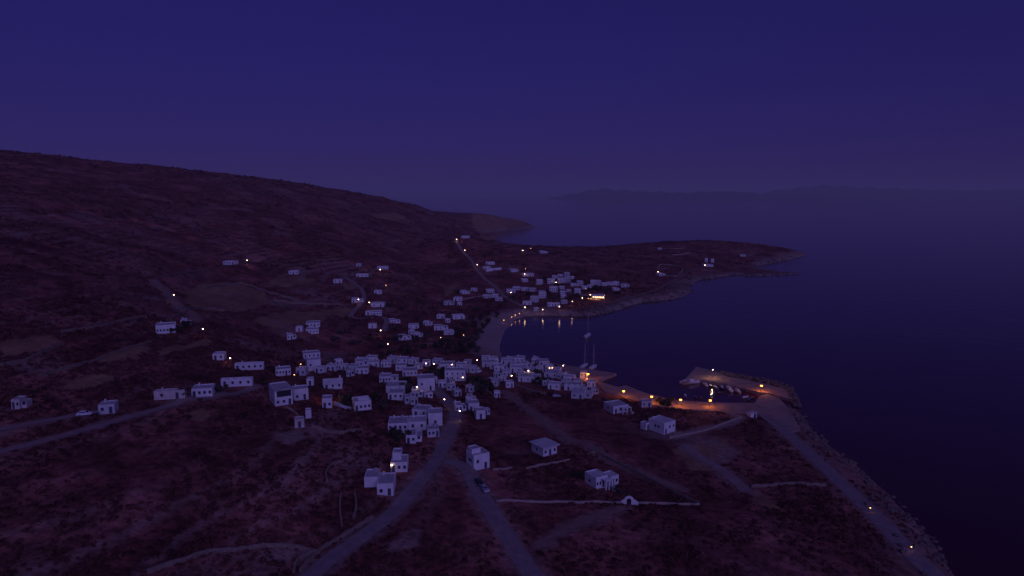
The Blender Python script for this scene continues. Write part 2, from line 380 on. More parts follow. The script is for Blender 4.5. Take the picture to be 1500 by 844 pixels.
for i, (x, y, wp) in enumerate([(606,482,17),(603,490,9),(613,494,14),(593,499,22),(627,477,14),(646,467,12),(671,468,21),(656,473,8),(646,484,23),(657,491,18)]):
    st = ['blank','blank','annex','annex','annex','blank','crenel','blank','annex','plain'][i]
    desc = {'blank': 'plain flat roofed ', 'annex': 'low side annexed ', 'crenel': 'notched roofed ', 'plain': 'many windowed '}[st]
    hs(x,y,wp,1,random.choice([-8,8,14]),.6,st,desc+V,{'plain':4}.get(st,1),group='valley hamlet houses')
# town by the near beach
for i, (x, y, wp, st, rt, stl, d) in enumerate([(715,538,22,1,8,'blank','broad white house at the beach end of the town'),(733,544,24,1,8,'annex','white house with annex behind the beach'),
  (712,530,14,1,4,'blank','low house right behind the beach sand'),(753,540,18,1,10,'plain','white house facing the water in the town'),(771,540,20,1,-14,'annex','white house with sloping annex above the waterfront'),
  (757,546,22,1,-10,'blank','pale house behind the waterfront row'),(796,536,17,1,4,'blank','blue grey roofed house at the water edge'),(804,543,14,1,6,'plain','warmly lit white tavern at the water edge'),
  (776,560,36,1,-8,'annex','long white house with stepped annex above the waterfront'),(722,566,20,1,-12,'plain','white house beside the dark tree clump in town'),(746,568,14,1,10,'blank','white cube beside the bare plot in the town'),
  (812,571,21,1,-12,'blank','low white house at the lower town edge'),(808,554,24,1,-10,'blank','pale roofed house above the port square'),(834,560,20,1,-12,'plain','white house above the ferry pier'),
  (840,573,30,1,-12,'crenel','grey roofed house with raised parapet near the pier'),(853,585,36,1,-14,'annex','long white house closing the town towards the harbour'),(866,567,14,1,-8,'blank','white house with dark archway beside the pier'),
  (728,583,10,1,8,'blank','tiny white chapel like hut below the dark trees'),(690,575,16,1,-20,'blank','low white house beside the lane of steps'),(648,568,14,1,8,'blank','white house on the lane through the town')]):
    hs(x,y,wp,st,rt,.7,stl,d,2 if stl == 'plain' else 1,roof='roof_pale' if i % 2 else 'roof_concrete',wall='whitewash' if i % 3 else 'whitewash_grey')
DS = {'blank': 'plain white cube house ', 'annex': 'small white house with a low annex ', 'plain': 'small white house with dark windows ', 'crenel': 'small white house with notched parapet '}
FILL = [('packed into the upper row of the town', 'upper town row', 4, [(575,532,12),(590,532,14),(606,534,12),(613,541,12),(641,534,12),(647,547,12),(691,546,12),(685,535,10),(700,546,10)]),
 ('packed among the waterfront roofs of the town', 'waterfront town houses', -8, [(722,533,14),(742,534,14),(726,541,14),(748,531,12),(762,531,13),(786,533,12),(780,549,14),(791,546,10),(764,554,14),(741,552,12),(729,554,10),(816,549,12),(823,556,12),(829,567,12),(847,565,12),(857,575,12),(871,578,10),(799,565,10),(855,553,10),(736,560,10)]),
 ('beside the main lane in the town centre', 'town centre houses', 10, [(661,572,12),(669,581,12),(655,593,12),(640,581,14),(626,585,14),(611,583,16),(599,591,14),(661,563,10),(690,591,12),(681,613,12),(713,608,8),(607,593,10)]),
 ('on the western outskirts of the town', 'western town outskirts houses', 12, [(513,552,12),(443,550,12),(519,545,12),(496,536,12)])]
for tail, gp_, rt_, ls in FILL:
    for i, (x, y, wp) in enumerate(ls):
        stl = ['blank','annex','blank','plain','crenel'][int(x*3+y) % 5]
        pc = hit(x, y); pc = pc[:2]*(1+2.5/np.linalg.norm(pc[:2]))
        if any(seg_dist(c[::2], pc[:1], pc[1:])[0][0] < wd/2+2.2 for _, wd, _, c in roads): continue
        hs(x,y,wp*1.25,1,rt_+random.choice([-14,-5,0,6,16]),.8,stl,DS[stl]+tail,1,group=gp_,wall=['whitewash','whitewash_grey'][int(x) % 2],roof=['roof_pale','roof_concrete'][int(y) % 2],height=random.choice([2.5,2.9,3.3]))
# scattered houses towards the harbour
hs(902,606,36,1,24,.8,'porch','white house with grey roof above the harbour quay',2,height=3.4)
hs(945,597,18,1,10,.6,'blank','low dark flat house above the orange lit quay',1,wall='whitewash_worn')
hs(969,636,40,2,38,.9,'plain','white two storey house with pale roof beside the walled lane',2,roof='roof_pale',height=4.8)
hs(945,630,14,1,38,.9,'blank','low white shed adjoining the house by the walled lane',0)
hs(797,669,39,1,34,.9,'slab','white bungalow under an overhanging pale roof slab',2,roof='roof_pale',height=3.2)
hs(700,690,37,2,30,.75,'roofroom','white two storey house with stepped roof at the road fork',1,height=5.2)
hs(873,716,34,1,30,1.0,'porch','white villa with arched porch in the walled field',3,roof='roof_pale',height=3.6)
hs(894,712,24,1,30,1.0,'blank','white wing of the villa in the walled field',1,roof='roof_pale',height=3.2)
# far village
F = 'far village across the bay'
far = [(658,447,15,1,'annex'),(671,441,13,1,'blank'),(673,448,8,1,'blank'),(681,431,16,1,'annex'),(694,427,11,1,'blank'),(718,429,13,1,'plain'),(713,437,12,1,'plain'),(725,436,11,1,'blank'),(731,441,11,1,'plain'),
 (748,429,14,1,'blank'),(757,425,13,1,'plain'),(769,426,11,1,'blank'),(780,427,11,1,'plain'),(768,413,11,1,'plain'),(790,417,10,2,'plain'),(807,416,11,2,'plain'),(794,431,11,1,'blank'),
 (772,447,13,1,'blank'),(783,443,13,2,'plain'),(794,437,12,2,'plain'),(785,456,7,1,'blank'),(811,428,13,2,'plain'),(806,449,11,1,'blank'),(816,449,9,1,'blank'),
 (830,406,9,2,'plain'),(813,408,9,1,'blank'),(821,406,8,1,'blank'),(822,415,10,2,'plain'),(831,414,10,2,'plain'),(823,424,9,1,'plain'),(824,431,9,1,'plain'),(825,437,9,1,'plain'),(826,445,10,1,'plain'),
 (833,429,8,1,'plain'),(846,431,10,2,'plain'),(840,420,10,1,'plain'),(849,419,10,2,'plain'),(856,424,10,1,'blank'),(864,422,8,1,'blank'),(869,418,9,2,'plain'),(876,418,8,2,'plain'),(884,419,9,1,'plain'),(893,418,10,1,'plain'),(902,417,9,1,'blank'),(915,421,12,1,'blank'),(902,426,12,1,'annex'),(838,409,7,1,'blank')]
for i, (x, y, wp, st, stl) in enumerate(far):
    d = {('plain', 1): 'small one storey white house with dark windows in the ', ('plain', 2): 'two storey white house with rows of windows in the ', ('blank', 1): 'plain white cube house in the ', ('annex', 1): 'white house with low side annex in the '}[(stl, st)]
    hs(x,y,wp,st,random.choice([-10,-4,0,6,12]),.7,stl,d+F,3 if stl == 'plain' else 1,group='far village houses',wall='whitewash' if i % 4 else 'whitewash_grey',roof='roof_pale' if i % 2 else 'roof_concrete')
hs(774,405,17,1,-4,.5,'plain','long white house with a lit lamp at the top of the far village',4)
hs(752,399,15,1,20,.8,'plain','broad white house on a bare plot above the far village',3)
hs(713,395,13,1,14,.8,'blank','grey roofed house beside the north road lamp',1)
hs(718,388,14,1,6,.6,'plain','white house at the top of the walled plot by north road',2)
hs(682,349,12,1,0,.7,'plain','lone white house on the saddle where the north road crests',2)
hs(796,371,13,1,6,.6,'annex','lone white house near the ridge line above the far village',2)
hs(876,438,19,1,-4,.5,'tavern','seafront tavern with a glowing terrace in the far village',4,name='tavern',height=3.6)
hs(968,404,14,1,12,.8,'annex','white house in the walled enclosure on the cape',1)
hs(1036,391,15,1,4,.6,'plain','low white house with a lamp at the cape track end',2)
hs(1034,384,4,2,0,1.0,'blank','small white tower house behind the cape house',0,height=5.5)
hs(1043,385,4,2,0,1.0,'blank','small white tower house next to its twin on the cape',0,height=5.5)
hs(1087,376,8,1,0,.8,'blank','tiny pale house near the outer cape',0,wall='whitewash_grey')
hs(966,366,6,1,0,.8,'blank','tiny pale house on the skyline of the cape',0,wall='whitewash_grey')
sites = []
for h in HOUSES:
    p = hit(h['px'], h['py']); D = p[1]; th = abs(R(h['rot'])); h['ratio'] *= 1.3 if h['ratio'] > .45 else 1.0; r = h['ratio']
    W = h['wpx']*D/1000.0/(math.cos(th) + r*math.sin(th)); dp = max(W*r, 2.6); ext = W*math.sin(th) + dp*math.cos(th)
    dirn = p[:2]/np.linalg.norm(p[:2]); c = p[:2] + dirn*ext/2
    z = p[2]*.7 + float(bil(H0, c[0], c[1]))*.3; z = max(z, .9)
    h.update(c=c, z=z, W=W, dp=dp, D=D); rad = math.hypot(W, dp)/2
    i0, i1 = np.searchsorted(gx, [c[0]-rad-12, c[0]+rad+12]); j0, j1 = np.searchsorted(gy, [c[1]-rad-12, c[1]+rad+12])
    sx, sy = GX[j0:j1, i0:i1]-c[0], GY[j0:j1, i0:i1]-c[1]; a = R(h['rot']); ca, sa = math.cos(a), math.sin(a)
    lx = sx*ca + sy*sa; ly = -sx*sa + sy*ca
    d = np.hypot(np.maximum(np.abs(lx)-W/2, 0), np.maximum(np.abs(ly)-dp/2, 0)); gp = max(1.8, (gy[j0+1]-gy[j0]))
    al = 1-np.clip((d-gp*.6)/(gp*2.2), 0, 1); H[j0:j1, i0:i1] = H[j0:j1, i0:i1]*(1-al) + (z-.05)*al

QUAY_PX = [(874,558),(905,567),(917,564.5),(945,575.5),(967,581),(985,585.5),(1010,587.5),(1060,590),(1106,590),(1112,580),(1124,577),(1142,584),(1153,596),(1163,612),(1172,628),(1160,633),(1146,624),(1128,614),(1085,605),(1045,602),(1000,599),(960,594),(925,585),(885,573)]
PIER_PX = [(815,533),(828,535),(860,540),(903,547),(876,557.5),(871,562),(845,556),(822,544)]
for pl in (QUAY_PX, PIER_PX):
    pw = np.array([at_z(a, b, 1.6)[:2] for a, b in pl]); dq, _, _ = seg_dist(pw, GX, GY, True); dq = np.where(inside(pw, GX, GY), 0, dq)
    a = 1-np.clip((dq-1.0)/5, 0, 1); H = np.where((a > 0) & (H > .9), H*(1-a) + .9*a, H)

# ---------------------------------------------------------------- ground colour masks (the dry fields, bare rock, sand)
FIELDS = [[(270,428),(300,414),(345,415),(385,428),(400,445),(360,455),(300,455),(275,445)],[(0,500),(60,492),(92,500),(60,514),(0,522)],[(140,522),(200,505),(220,510),(200,525),(150,532)],
 [(230,515),(300,495),(315,500),(280,512),(235,522)],[(370,470),(420,455),(480,460),(470,472),(400,480)],[(395,412),(430,404),(465,408),(450,416),(410,420)],[(90,560),(150,548),(175,553),(140,568),(90,572)],
 [(545,314),(580,312),(596,318),(580,324),(555,320)],[(985,660),(1050,640),(1080,660),(1040,690),(1010,690)],[(500,415),(520,412),(525,420),(505,426)],[(1098,715),(1140,735),(1145,748),(1105,740)],
 [(270,605),(300,598),(312,610),(290,618)],[(400,640),(440,625),(450,640),(420,652)],[(690,318),(720,314),(770,324),(786,331),(740,336),(700,341)],[(705,343),(735,347),(720,352),(700,350)],[(455,456),(510,450),(515,458),(460,466)],[(650,422),(665,415),(668,428),(652,436)]]
field = np.zeros(sh)
for f in FIELDS:
    pw = np.array([hit(a, b, F=H)[:2] for a, b in f]); field = np.maximum(field, inside(pw, GX + wob*.6, GY + wob*1.2).astype(float))
field *= np.clip(.75 + fbm(GX, GY, 14, 3, 61)*1.2, .3, 1)
rock = np.clip(1 - (sdist + fbm(GX, GY, 16, 3, 21)*26)/24, 0, 1)*(sdist > -3)
rock *= np.where(GY < 480, .55, 1.0)
rock = np.maximum(rock, np.clip(fbm(GX, GY, 34, 4, 88)*5-.75, 0, 1)*.7)
rock = np.maximum(rock, np.clip((fr-.72)/.2, 0, 1)*tmask*np.clip(fbm(GX, GY, 60, 3, 93)*4+.35, 0, 1)*.75)      # bare stone terrace risers
for f in [[(250,840),(320,814),(385,803),(440,804),(470,812),(455,840)],[(560,800),(600,775),(625,775),(610,800),(570,815)],[(1000,650),(1060,640),(1085,665),(1050,690),(1015,680)],[(400,636),(440,626),(452,640),(420,652)]]:
    pw = np.array([hit(a, b, F=H)[:2] for a, b in f]); rock = np.maximum(rock, inside(pw, GX + wob*.5, GY + wob*.5)*np.clip(.3+fbm(GX, GY, 8, 3, 19)*2.2, 0, .75))
for nm, wd, mt, c in roads:      # worn verges
    if c[:, 1].mean() > 480: continue
    i0, i1 = np.searchsorted(gx, [c[:, 0].min()-6, c[:, 0].max()+6]); j0, j1 = np.searchsorted(gy, [c[:, 1].min()-6, c[:, 1].max()+6])
    d, _, _ = seg_dist(c[::2], GX[j0:j1, i0:i1], GY[j0:j1, i0:i1]); nz_ = fbm(GX[j0:j1, i0:i1], GY[j0:j1, i0:i1], 6, 2, 13)
    rock[j0:j1, i0:i1] = np.maximum(rock[j0:j1, i0:i1], .55*np.clip(1-(d-wd/2-.6+nz_*3)/1.6, 0, 1))
sand = np.clip(beach*2.2, 0, 1)*np.clip(1-(sdist-15-10*fbm(GX, GY, 20, 2, 7))/5, 0, 1)*(sdist > -4)

# ---------------------------------------------------------------- terrain mesh
ny, nx = sh
V3 = np.stack([GX.ravel(), GY.ravel(), H.ravel()], 1).astype(np.float32)
me = bpy.data.meshes.new('terrain')
idx = np.arange(nx*ny).reshape(ny, nx); q = np.stack([idx[:-1, :-1], idx[:-1, 1:], idx[1:, 1:], idx[1:, :-1]], -1).reshape(-1, 4)
keep = (H.ravel()[q].max(1) > -3.9); q = q[keep]
me.vertices.add(len(V3)); me.vertices.foreach_set('co', V3.ravel()); me.loops.add(q.size); me.loops.foreach_set('vertex_index', q.ravel().astype(np.int32))
me.polygons.add(len(q)); me.polygons.foreach_set('loop_start', np.arange(len(q), dtype=np.int32)*4); me.polygons.foreach_set('use_smooth', np.ones(len(q), bool))
me.update(calc_edges=True)
ca = me.color_attributes.new('cover', 'FLOAT_COLOR', 'POINT')
ca.data.foreach_set('color', np.stack([field.ravel(), rock.ravel(), sand.ravel(), np.ones(nx*ny)], 1).astype(np.float32).ravel())
m = bpy.data.materials.new('dry_hillside'); m.use_nodes = True; t = m.node_tree; b = t.nodes['Principled BSDF']
b.inputs['Roughness'].default_value = .95; b.inputs['Specular IOR Level'].default_value = .1
def node(tp, **k):
    x = t.nodes.new(tp)
    for a, v in k.items(): setattr(x, a, v)
    return x
geo = node('ShaderNodeNewGeometry')
def noise(scale, det=5, rough=.6):
    x = node('ShaderNodeTexNoise'); x.inputs['Scale'].default_value = scale; x.inputs['Detail'].default_value = det; x.inputs['Roughness'].default_value = rough
    t.links.new(geo.outputs['Position'], x.inputs['Vector']); return x
def ramp(src, stops):
    x = node('ShaderNodeValToRGB'); e = x.color_ramp.elements
    while len(e) < len(stops): e.new(.5)
    for k, (p_, c_) in enumerate(stops): e[k].position = p_; e[k].color = (*c_, 1)
    t.links.new(src, x.inputs['Fac']); return x
def mix(f, a, bb, blend='MIX'):
    x = node('ShaderNodeMix', data_type='RGBA', blend_type=blend)
    if isinstance(f, float): x.inputs[0].default_value = f
    else: t.links.new(f, x.inputs[0])
    t.links.new(a, x.inputs[6]); t.links.new(bb, x.inputs[7]); return x.outputs[2]
n1 = noise(.03, 6, .62); n2 = noise(.45, 4, .6); n3 = noise(.11, 5, .65)
soil = ramp(n1.outputs['Fac'], [(.28, (.10, .033, .030)), (.48, (.19, .063, .056)), (.68, (.33, .135, .118))])
patch = ramp(n2.outputs['Fac'], [(.36, (.55, .52, .5)), (.55, (1, 1, 1)), (.75, (1.2, 1.18, 1.16))])
patch3 = ramp(n3.outputs['Fac'], [(.35, (.5, .46, .44)), (.55, (1, 1, 1)), (.72, (1.3, 1.25, 1.25))])
c0 = mix(1.0, soil.outputs[0], patch.outputs[0], 'MULTIPLY'); c0 = mix(1.0, c0, patch3.outputs[0], 'MULTIPLY')
at = node('ShaderNodeAttribute', attribute_name='cover'); sp = node('ShaderNodeSeparateColor'); t.links.new(at.outputs['Color'], sp.inputs[0])
fcol = ramp(n2.outputs['Fac'], [(.3, (.20, .115, .065)), (.7, (.31, .185, .105))])
rcol = ramp(n2.outputs['Fac'], [(.3, (.15, .105, .09)), (.5, (.24, .175, .155)), (.7, (.33, .25, .22))])
scol = ramp(n2.outputs['Fac'], [(.3, (.25, .18, .17)), (.7, (.31, .23, .21))])
c0 = mix(sp.outputs[0], c0, fcol.outputs[0]); c0 = mix(sp.outputs[1], c0, rcol.outputs[0]); c0 = mix(sp.outputs[2], c0, scol.outputs[0])
t.links.new(c0, b.inputs['Base Color'])
bp = node('ShaderNodeBump'); bp.inputs['Strength'].default_value = .6; bp.inputs['Distance'].default_value = 1.0
t.links.new(n2.outputs['Fac'], bp.inputs['Height']); t.links.new(bp.outputs['Normal'], b.inputs['Normal'])
me.materials.append(m)
tag(add('terrain', me), 'dry scrub covered island slopes running down to the coast', kind='structure')

# sea
m = bpy.data.materials.new('sea_water'); m.use_nodes = True; t = m.node_tree; b = t.nodes['Principled BSDF']
b.inputs['Base Color'].default_value = (.045, .004, .008, 1); b.inputs['Roughness'].default_value = .07; b.inputs['IOR'].default_value = 1.33
geo = node('ShaderNodeNewGeometry')
wv = noise(.55, 4, .6); wv2 = noise(.06, 3, .5); ad = node('ShaderNodeMath', operation='MULTIPLY_ADD'); ad.inputs[1].default_value = 3.0
t.links.new(wv2.outputs['Fac'], ad.inputs[0]); t.links.new(wv.outputs['Fac'], ad.inputs[2])
bp = node('ShaderNodeBump'); bp.inputs['Strength'].default_value = .22; bp.inputs['Distance'].default_value = .35
t.links.new(ad.outputs[0], bp.inputs['Height']); t.links.new(bp.outputs['Normal'], b.inputs['Normal'])
S = 42000
tag(add('sea', mesh('sea', [(-S, -3000, 0), (S, -3000, 0), (S, S, 0), (-S, S, 0)], [(0, 1, 2, 3)], m)), 'calm dark blue sea reaching the hazy horizon', kind='structure')

# roads
for nm, wd, mt, c in roads:
    tg = np.gradient(c[:, :2], axis=0); tg /= np.linalg.norm(tg, axis=1)[:, None]+1e-9; nrm = np.stack([-tg[:, 1], tg[:, 0]], 1)
    up = .05 if c[:, 1].mean() < 480 else .16
    up += .004*roads.index([r for r in roads if r[0] == nm][0])
    vs, fs = [], []; K = 5
    for i in range(len(c)):
        e = wd*(1 + .06*math.sin(i*.7) + random.uniform(-.03, .03)) if mt == 'dirt' else wd*(1+random.uniform(-.025, .025))
        for k in range(K):
            o = (k/(K-1)-.5)*e; xx, yy = c[i, 0]+nrm[i, 0]*o, c[i, 1]+nrm[i, 1]*o
            zz = max(float(bil(H, xx, yy)), c[i, 2] if nm != 'x' else 0) + up
            vs.append((xx, yy, zz if k not in (0, K-1) else zz))
    for i in range(len(c)-1):
        for k in range(K-1): a = i*K+k; fs.append((a+K, a+K+1, a+1, a))
    tag(add(nm, mesh(nm, vs, fs, mt, True)), nm.replace('_', ' ')+' winding over the dry ground', kind='structure')

# ---------------------------------------------------------------- houses
UNIT = {}
def unit(key, fn):
    if key not in UNIT: UNIT[key] = fn()
    return UNIT[key]
def frame_mesh():   # ring standing 6 cm proud, 1 x 1, centred, facing -y
    b = MB()
    b.box(-.5, .5, -.06, .02, -.5, -.43); b.box(-.5, .5, -.06, .02, .43, .5); b.box(-.5, -.42, -.055, .02, -.43, .43); b.box(.42, .5, -.055, .02, -.43, .43)
    return b.mesh('window_frame', 'shutter')
def pane_mesh(): return MB().box(-.42, .42, -.03, .02, -.43, .43).mesh('window_pane', 'glass_dark')
def hole_mesh(): return MB().box(-.5, .5, -.04, .02, -.5, .5).mesh('window', 'glass_dark')
def door_mesh():
    b = MB().box(-.44, .44, -.03, .02, 0, .95); b.box(-.5, -.44, -.06, .02, 0, 1); b.box(.44, .5, -.06, .02, 0, 1); b.box(-.44, .44, -.06, .02, .95, 1); return b.mesh('door', 'door_wood')
def knob_mesh(): return MB().box(-.04, .04, -.1, -.02, -.04, .04).mesh('handle', 'pole')
def lit_mesh(): return MB().box(-.42, .42, -.03, .02, -.43, .43).mesh('lit_pane', 'lit_window')
def block_walls(b, x0, x1, y0, y1, z0, h, par=.32, t=.28):
    o = len(b.v)
    b.v += [(x0, y0, z0), (x1, y0, z0), (x1, y1, z0), (x0, y1, z0), (x0, y0, h), (x1, y0, h), (x1, y1, h), (x0, y1, h),
            (x0+t, y0+t, h), (x1-t, y0+t, h), (x1-t, y1-t, h), (x0+t, y1-t, h), (x0+t, y0+t, h-par), (x1-t, y0+t, h-par), (x1-t, y1-t, h-par), (x0+t, y1-t, h-par)]
    for i in range(4):
        j = (i+1) % 4; b.f += [(o+i, o+j, o+4+j, o+4+i), (o+4+i, o+4+j, o+8+j, o+8+i), (o+8+i, o+8+j, o+12+j, o+12+i)]
def roof_slab(x0, x1, y0, y1, h, m, par=.32, t=.28):
    return MB().box(x0+t+.003, x1-t-.003, y0+t+.003, y1-t-.003, h-par-.2, h-par+.02).mesh('roof', m)
def window(root, x, y, z, ww, hh, rz, D, lit=False):
    if D > 330 and not lit:
        add('window', unit('hole', hole_mesh), root, (x, y, z), rz, (ww, 1, hh)); return
    f = add('window', unit('frame', frame_mesh), root, (x, y, z), rz, (ww, 1, hh))
    add('pane', unit('lit', lit_mesh) if lit else unit('pane', pane_mesh), f)
def build_house(h):
    W, dp, D, st, stl = h['W'], h['dp'], h['D'], h['st'], h['style']
    H_ = h['height'] or (3.0 if st == 1 else 5.3)
    root = add(h['name'] if h['name'] != 'house' else 'village_house', None, None, (h['c'][0], h['c'][1], h['z']), R(h['rot']))
    root.empty_display_size = 1
    tag(root, h['label'], 'house' if h['name'] == 'house' else h['name'], h['group'] or 'whitewashed houses')
    x0, x1, y0, y1 = -W/2, W/2, -dp/2, dp/2; z0 = -2.2
    par = .34 if D < 500 else .5
    fx0, fx1 = x0, x1        # extent of the main front
    wm = h['wall']; b = MB()
    if stl == 'gable':
        b.box(x0, x1, y0, y1, z0, H_-.6); o = len(b.v)
        b.v += [(x0, y0, H_-.6), (x0, y1, H_-.6), (x0, 0, H_+.9), (x1, y0, H_-.6), (x1, y1, H_-.6), (x1, 0, H_+.9)]; b.f += [(o, o+2, o+1), (o+3, o+4, o+5)]
        add('wall', b.mesh('wall', wm), root)
        r = MB(); s_ = .25
        for sg in (-1, 1):
            ye = y0-s_ if sg < 0 else y1+s_; o = len(r.v); zz = H_-.6-.18
            r.v += [(x0-s_, ye, zz), (x1+s_, ye, zz), (x1+s_, 0, H_+.95), (x0-s_, 0, H_+.95), (x0-s_, ye, zz+.14), (x1+s_, ye, zz+.14), (x1+s_, 0, H_+1.09), (x0-s_, 0, H_+1.09)]
            r.f += [tuple(o+i for i in q_) for q_ in ((3, 2, 1, 0), (4, 5, 6, 7), (0, 1, 5, 4), (1, 2, 6, 5), (2, 3, 7, 6), (3, 0, 4, 7))]
        rf = add('roof', r.mesh('roof', h['roof']), root)
        add('chimney', MB().box(x1-1.2, x1-.6, -.3, .3, H_, H_+2.2).mesh('chimney', wm), rf); H_ -= .6
    elif stl == 'slab':
        b.box(x0, x1, y0, y1, z0, H_); add('wall', b.mesh('wall', wm), root)
        add('roof', MB().box(x0-.8, x1+.8, y0-.9, y1+.6, H_+.003, H_+.3).mesh('roof', h['roof']), root)
    elif stl == 'annex':
        xa = x0 + W*.62; fx1 = xa; ha = H_*.68
        block_walls(b, x0, xa, y0, y1, z0, H_, par); add('wall', b.mesh('wall', wm), root); add('roof', roof_slab(x0, xa, y0, y1, H_, h['roof'], par), root)
        c = MB(); block_walls(c, xa+.003, x1, y0+dp*.22, y1, z0, ha, par); an = add('annex', c.mesh('annex', wm), root)
        add('roof', roof_slab(xa+.003, x1, y0+dp*.22, y1, ha, h['roof'], par), an)
        window(root, (xa+x1)/2, y0+dp*.22, 1.5, .9, 1.1, 0, D)
    else:
        block_walls(b, x0, x1, y0, y1, z0, H_, par); add('wall', b.mesh('wall', wm), root); add('roof', roof_slab(x0, x1, y0, y1, H_, h['roof'], par), root)
    if stl == 'roofroom':
        RR = 1.3 if st == 2 else 2.2
        c = MB(); block_walls(c, x0+.4, x0+W*.62, y0+dp*.38, y1-.003, H_-par-.1, H_+RR, par)
        rr = add('roof_room', c.mesh('roof_room', wm), root); add('roof', roof_slab(x0+.4, x0+W*.62, y0+dp*.38, y1-.003, H_+RR, h['roof'], par), rr)
    if stl == 'beams':
        for k in range(3): add('parapet', MB().box(x0+W*.28, x1-.35, y0+dp*(.25+.24*k), y0+dp*(.25+.24*k)+.3, H_-.3, H_+.25).mesh('parapet', wm), root)
    if stl == 'crenel':
        kk = max(3, int(W/2.6))
        for k in range(kk): add('parapet', MB().box(x0+W*(k+.1)/kk, x0+W*(k+.6)/kk, y0+.004, y0+.27, H_+.002, H_+.55).mesh('parapet', wm), root)
    if stl == 'loggia_shade':
        add('loggia_shade', MB().box(x0+W*.12, x1-.5, y0-.05, y0+.01, H_*.5+.2, H_-.55).mesh('loggia_shade', 'glass_dark'), root)  # flat dark band on the wall, painted for the shade inside an open gallery
        for k in range(0): add('pillar', MB().box(x0+W*(.5+.2*k), x0+W*(.5+.2*k)+.35, y0-.35, y0-.06, H_*.5, H_-.4).mesh('pillar', wm), root)
        add('eave', MB().box(x0-.2, x1+.3, y0-1.0, y0+.35, H_+.003, H_+.22).mesh('eave', h['roof']), root)
    if stl == 'porch':
        add('porch_roof', MB().box(x0+W*.4, x1, y0-2.6, y0-.003, H_-.75, H_-.5).mesh('porch_roof', wm), root)
        for k in range(3): add('pillar', MB().box(x0+W*(.42+.27*k), x0+W*(.42+.27*k)+.4, y0-2.5, y0-2.1, -1, H_-.753).mesh('pillar', wm), root)
        add('wing_wall', MB().box(x1-.35, x1-.003, y0-4.2, y0-2.61, -1.2, 1.1).mesh('wing_wall', wm), root)
    if stl == 'tavern':
        add('terrace', MB().box(x0-.5, x1+.5, y0-5.5, y0-.003, -1.5, .12).mesh('terrace', 'concrete'), root)
        add('awning', MB().box(x0, x1, y0-4.6, y0-.003, 2.7, 2.85).mesh('awning', 'canvas'), root)
        for k in range(5): add('post', MB().tube((x0+.2+(W-.4)*k/4, y0-4.5, .1), (x0+.2+(W-.4)*k/4, y0-4.5, 2.7), .07, .07).mesh('post', 'pole_wood'), root)
    # openings
    nw, fw = h['nw'], fx1-fx0
    hasd = h['door'] and fw > 2.2
    slots = max(1, nw + (1 if hasd else 0)); dslot = (hash_(h['px'], h['py'])) % slots if hasd else -1
    ww = min(.85, fw/slots*.5); lvls = [1.55] if H_ < 4.9 else [1.5, H_-1.75]
    if stl == 'loggia_shade' or (D < 330 and st == 2 and not any(k in h['label'] for k in ('guesthouse', 'many windows'))): lvls = [1.4 if stl == 'loggia_shade' else H_*.55]
    if D > 500: ww = min(1.0, fw/slots*.42)
    elif D > 330: ww = min(.65, fw/slots*.4)
    lit_house = stl == 'tavern' or 'warmly lit' in h['label']
    for li, zz in enumerate(lvls):
        for k in range(slots):
            x = fx0 + fw*(k+.5)/slots
            if k == dslot and li == 0:
                d = add('door', unit('door', door_mesh), root, (x, y0, .02), 0, (min(1.05, ww*1.1), 1, 2.15))
                if D < 330: add('handle', unit('knob', knob_mesh), d, (.32, 0, .45), 0, (1, 1, .5))
            elif nw: window(root, x, y0, zz, ww, 1.0 if D < 500 else 1.2, 0, D, lit_house and li == 0)
    sgn = 1 if h['rot'] > 0 else -1      # one or two windows on the side the sea sees
    if nw and stl != 'annex' and dp > 3.5:
        xs = x0 if sgn > 0 else x1
        window(root, xs, y0+dp*.55, lvls[0], .85, 1.0, R(-90) if sgn > 0 else R(90), D)
        if st == 2: window(root, xs, y0+dp*.35, lvls[-1], .85, 1.0, R(-90) if sgn > 0 else R(90), D)
    if D < 420 and stl in ('plain', 'blank', 'annex') and W > 4.5 and hash_(h['py'], h['px']) % 3:
        cx = fx0 + fw*.25; add('chimney', MB().box(cx-.25, cx+.25, y1-1.1, y1-.6, H_-par, H_+.75).mesh('chimney', wm), root)
    if D < 330 and hash_(h['px']+3, h['py']) % 2 and stl in ('plain', 'roofroom', 'annex', 'porch'):
        add('water_tank', MB().tube((fx0+fw*.7, y1-1.2, H_-par), (fx0+fw*.7, y1-1.2, H_+.75), .5, .5, 10).mesh('water_tank', 'canvas'), root)
    return root
def hash_(a, b): return int(a*7.3 + b*13.7) 
for h in HOUSES: build_house(h)

# ---------------------------------------------------------------- quay, ferry pier, breakwater
def slab(name, px, z, thick, m, label, cat=None, kind=None):
    pts = [at_z(a, b, z) for a, b in px]; k = len(pts); vs = [(p[0], p[1], z) for p in pts] + [(p[0], p[1], z-thick) for p in pts]
    area = sum(pts[i][0]*pts[(i+1) % k][1]-pts[(i+1) % k][0]*pts[i][1] for i in range(k))
    top = tuple(range(k)) if area > 0 else tuple(reversed(range(k)))
    fs = [top] + [(i, (i+1) % k, k+(i+1) % k, k+i) if area < 0 else (k+i, k+(i+1) % k, (i+1) % k, i) for i in range(k)]
    return tag(add(name, mesh(name, vs, fs, m)), label, cat, None, kind)
ZQ = 1.5
slab('ferry_pier', PIER_PX, ZQ, 6, 'quay_concrete', 'pointed concrete ferry pier lit by an orange lamp', 'pier')
slab('harbour_quay', QUAY_PX, ZQ+.2, 6, 'quay_concrete', 'concrete harbour quay lined with orange lamps', 'quay')
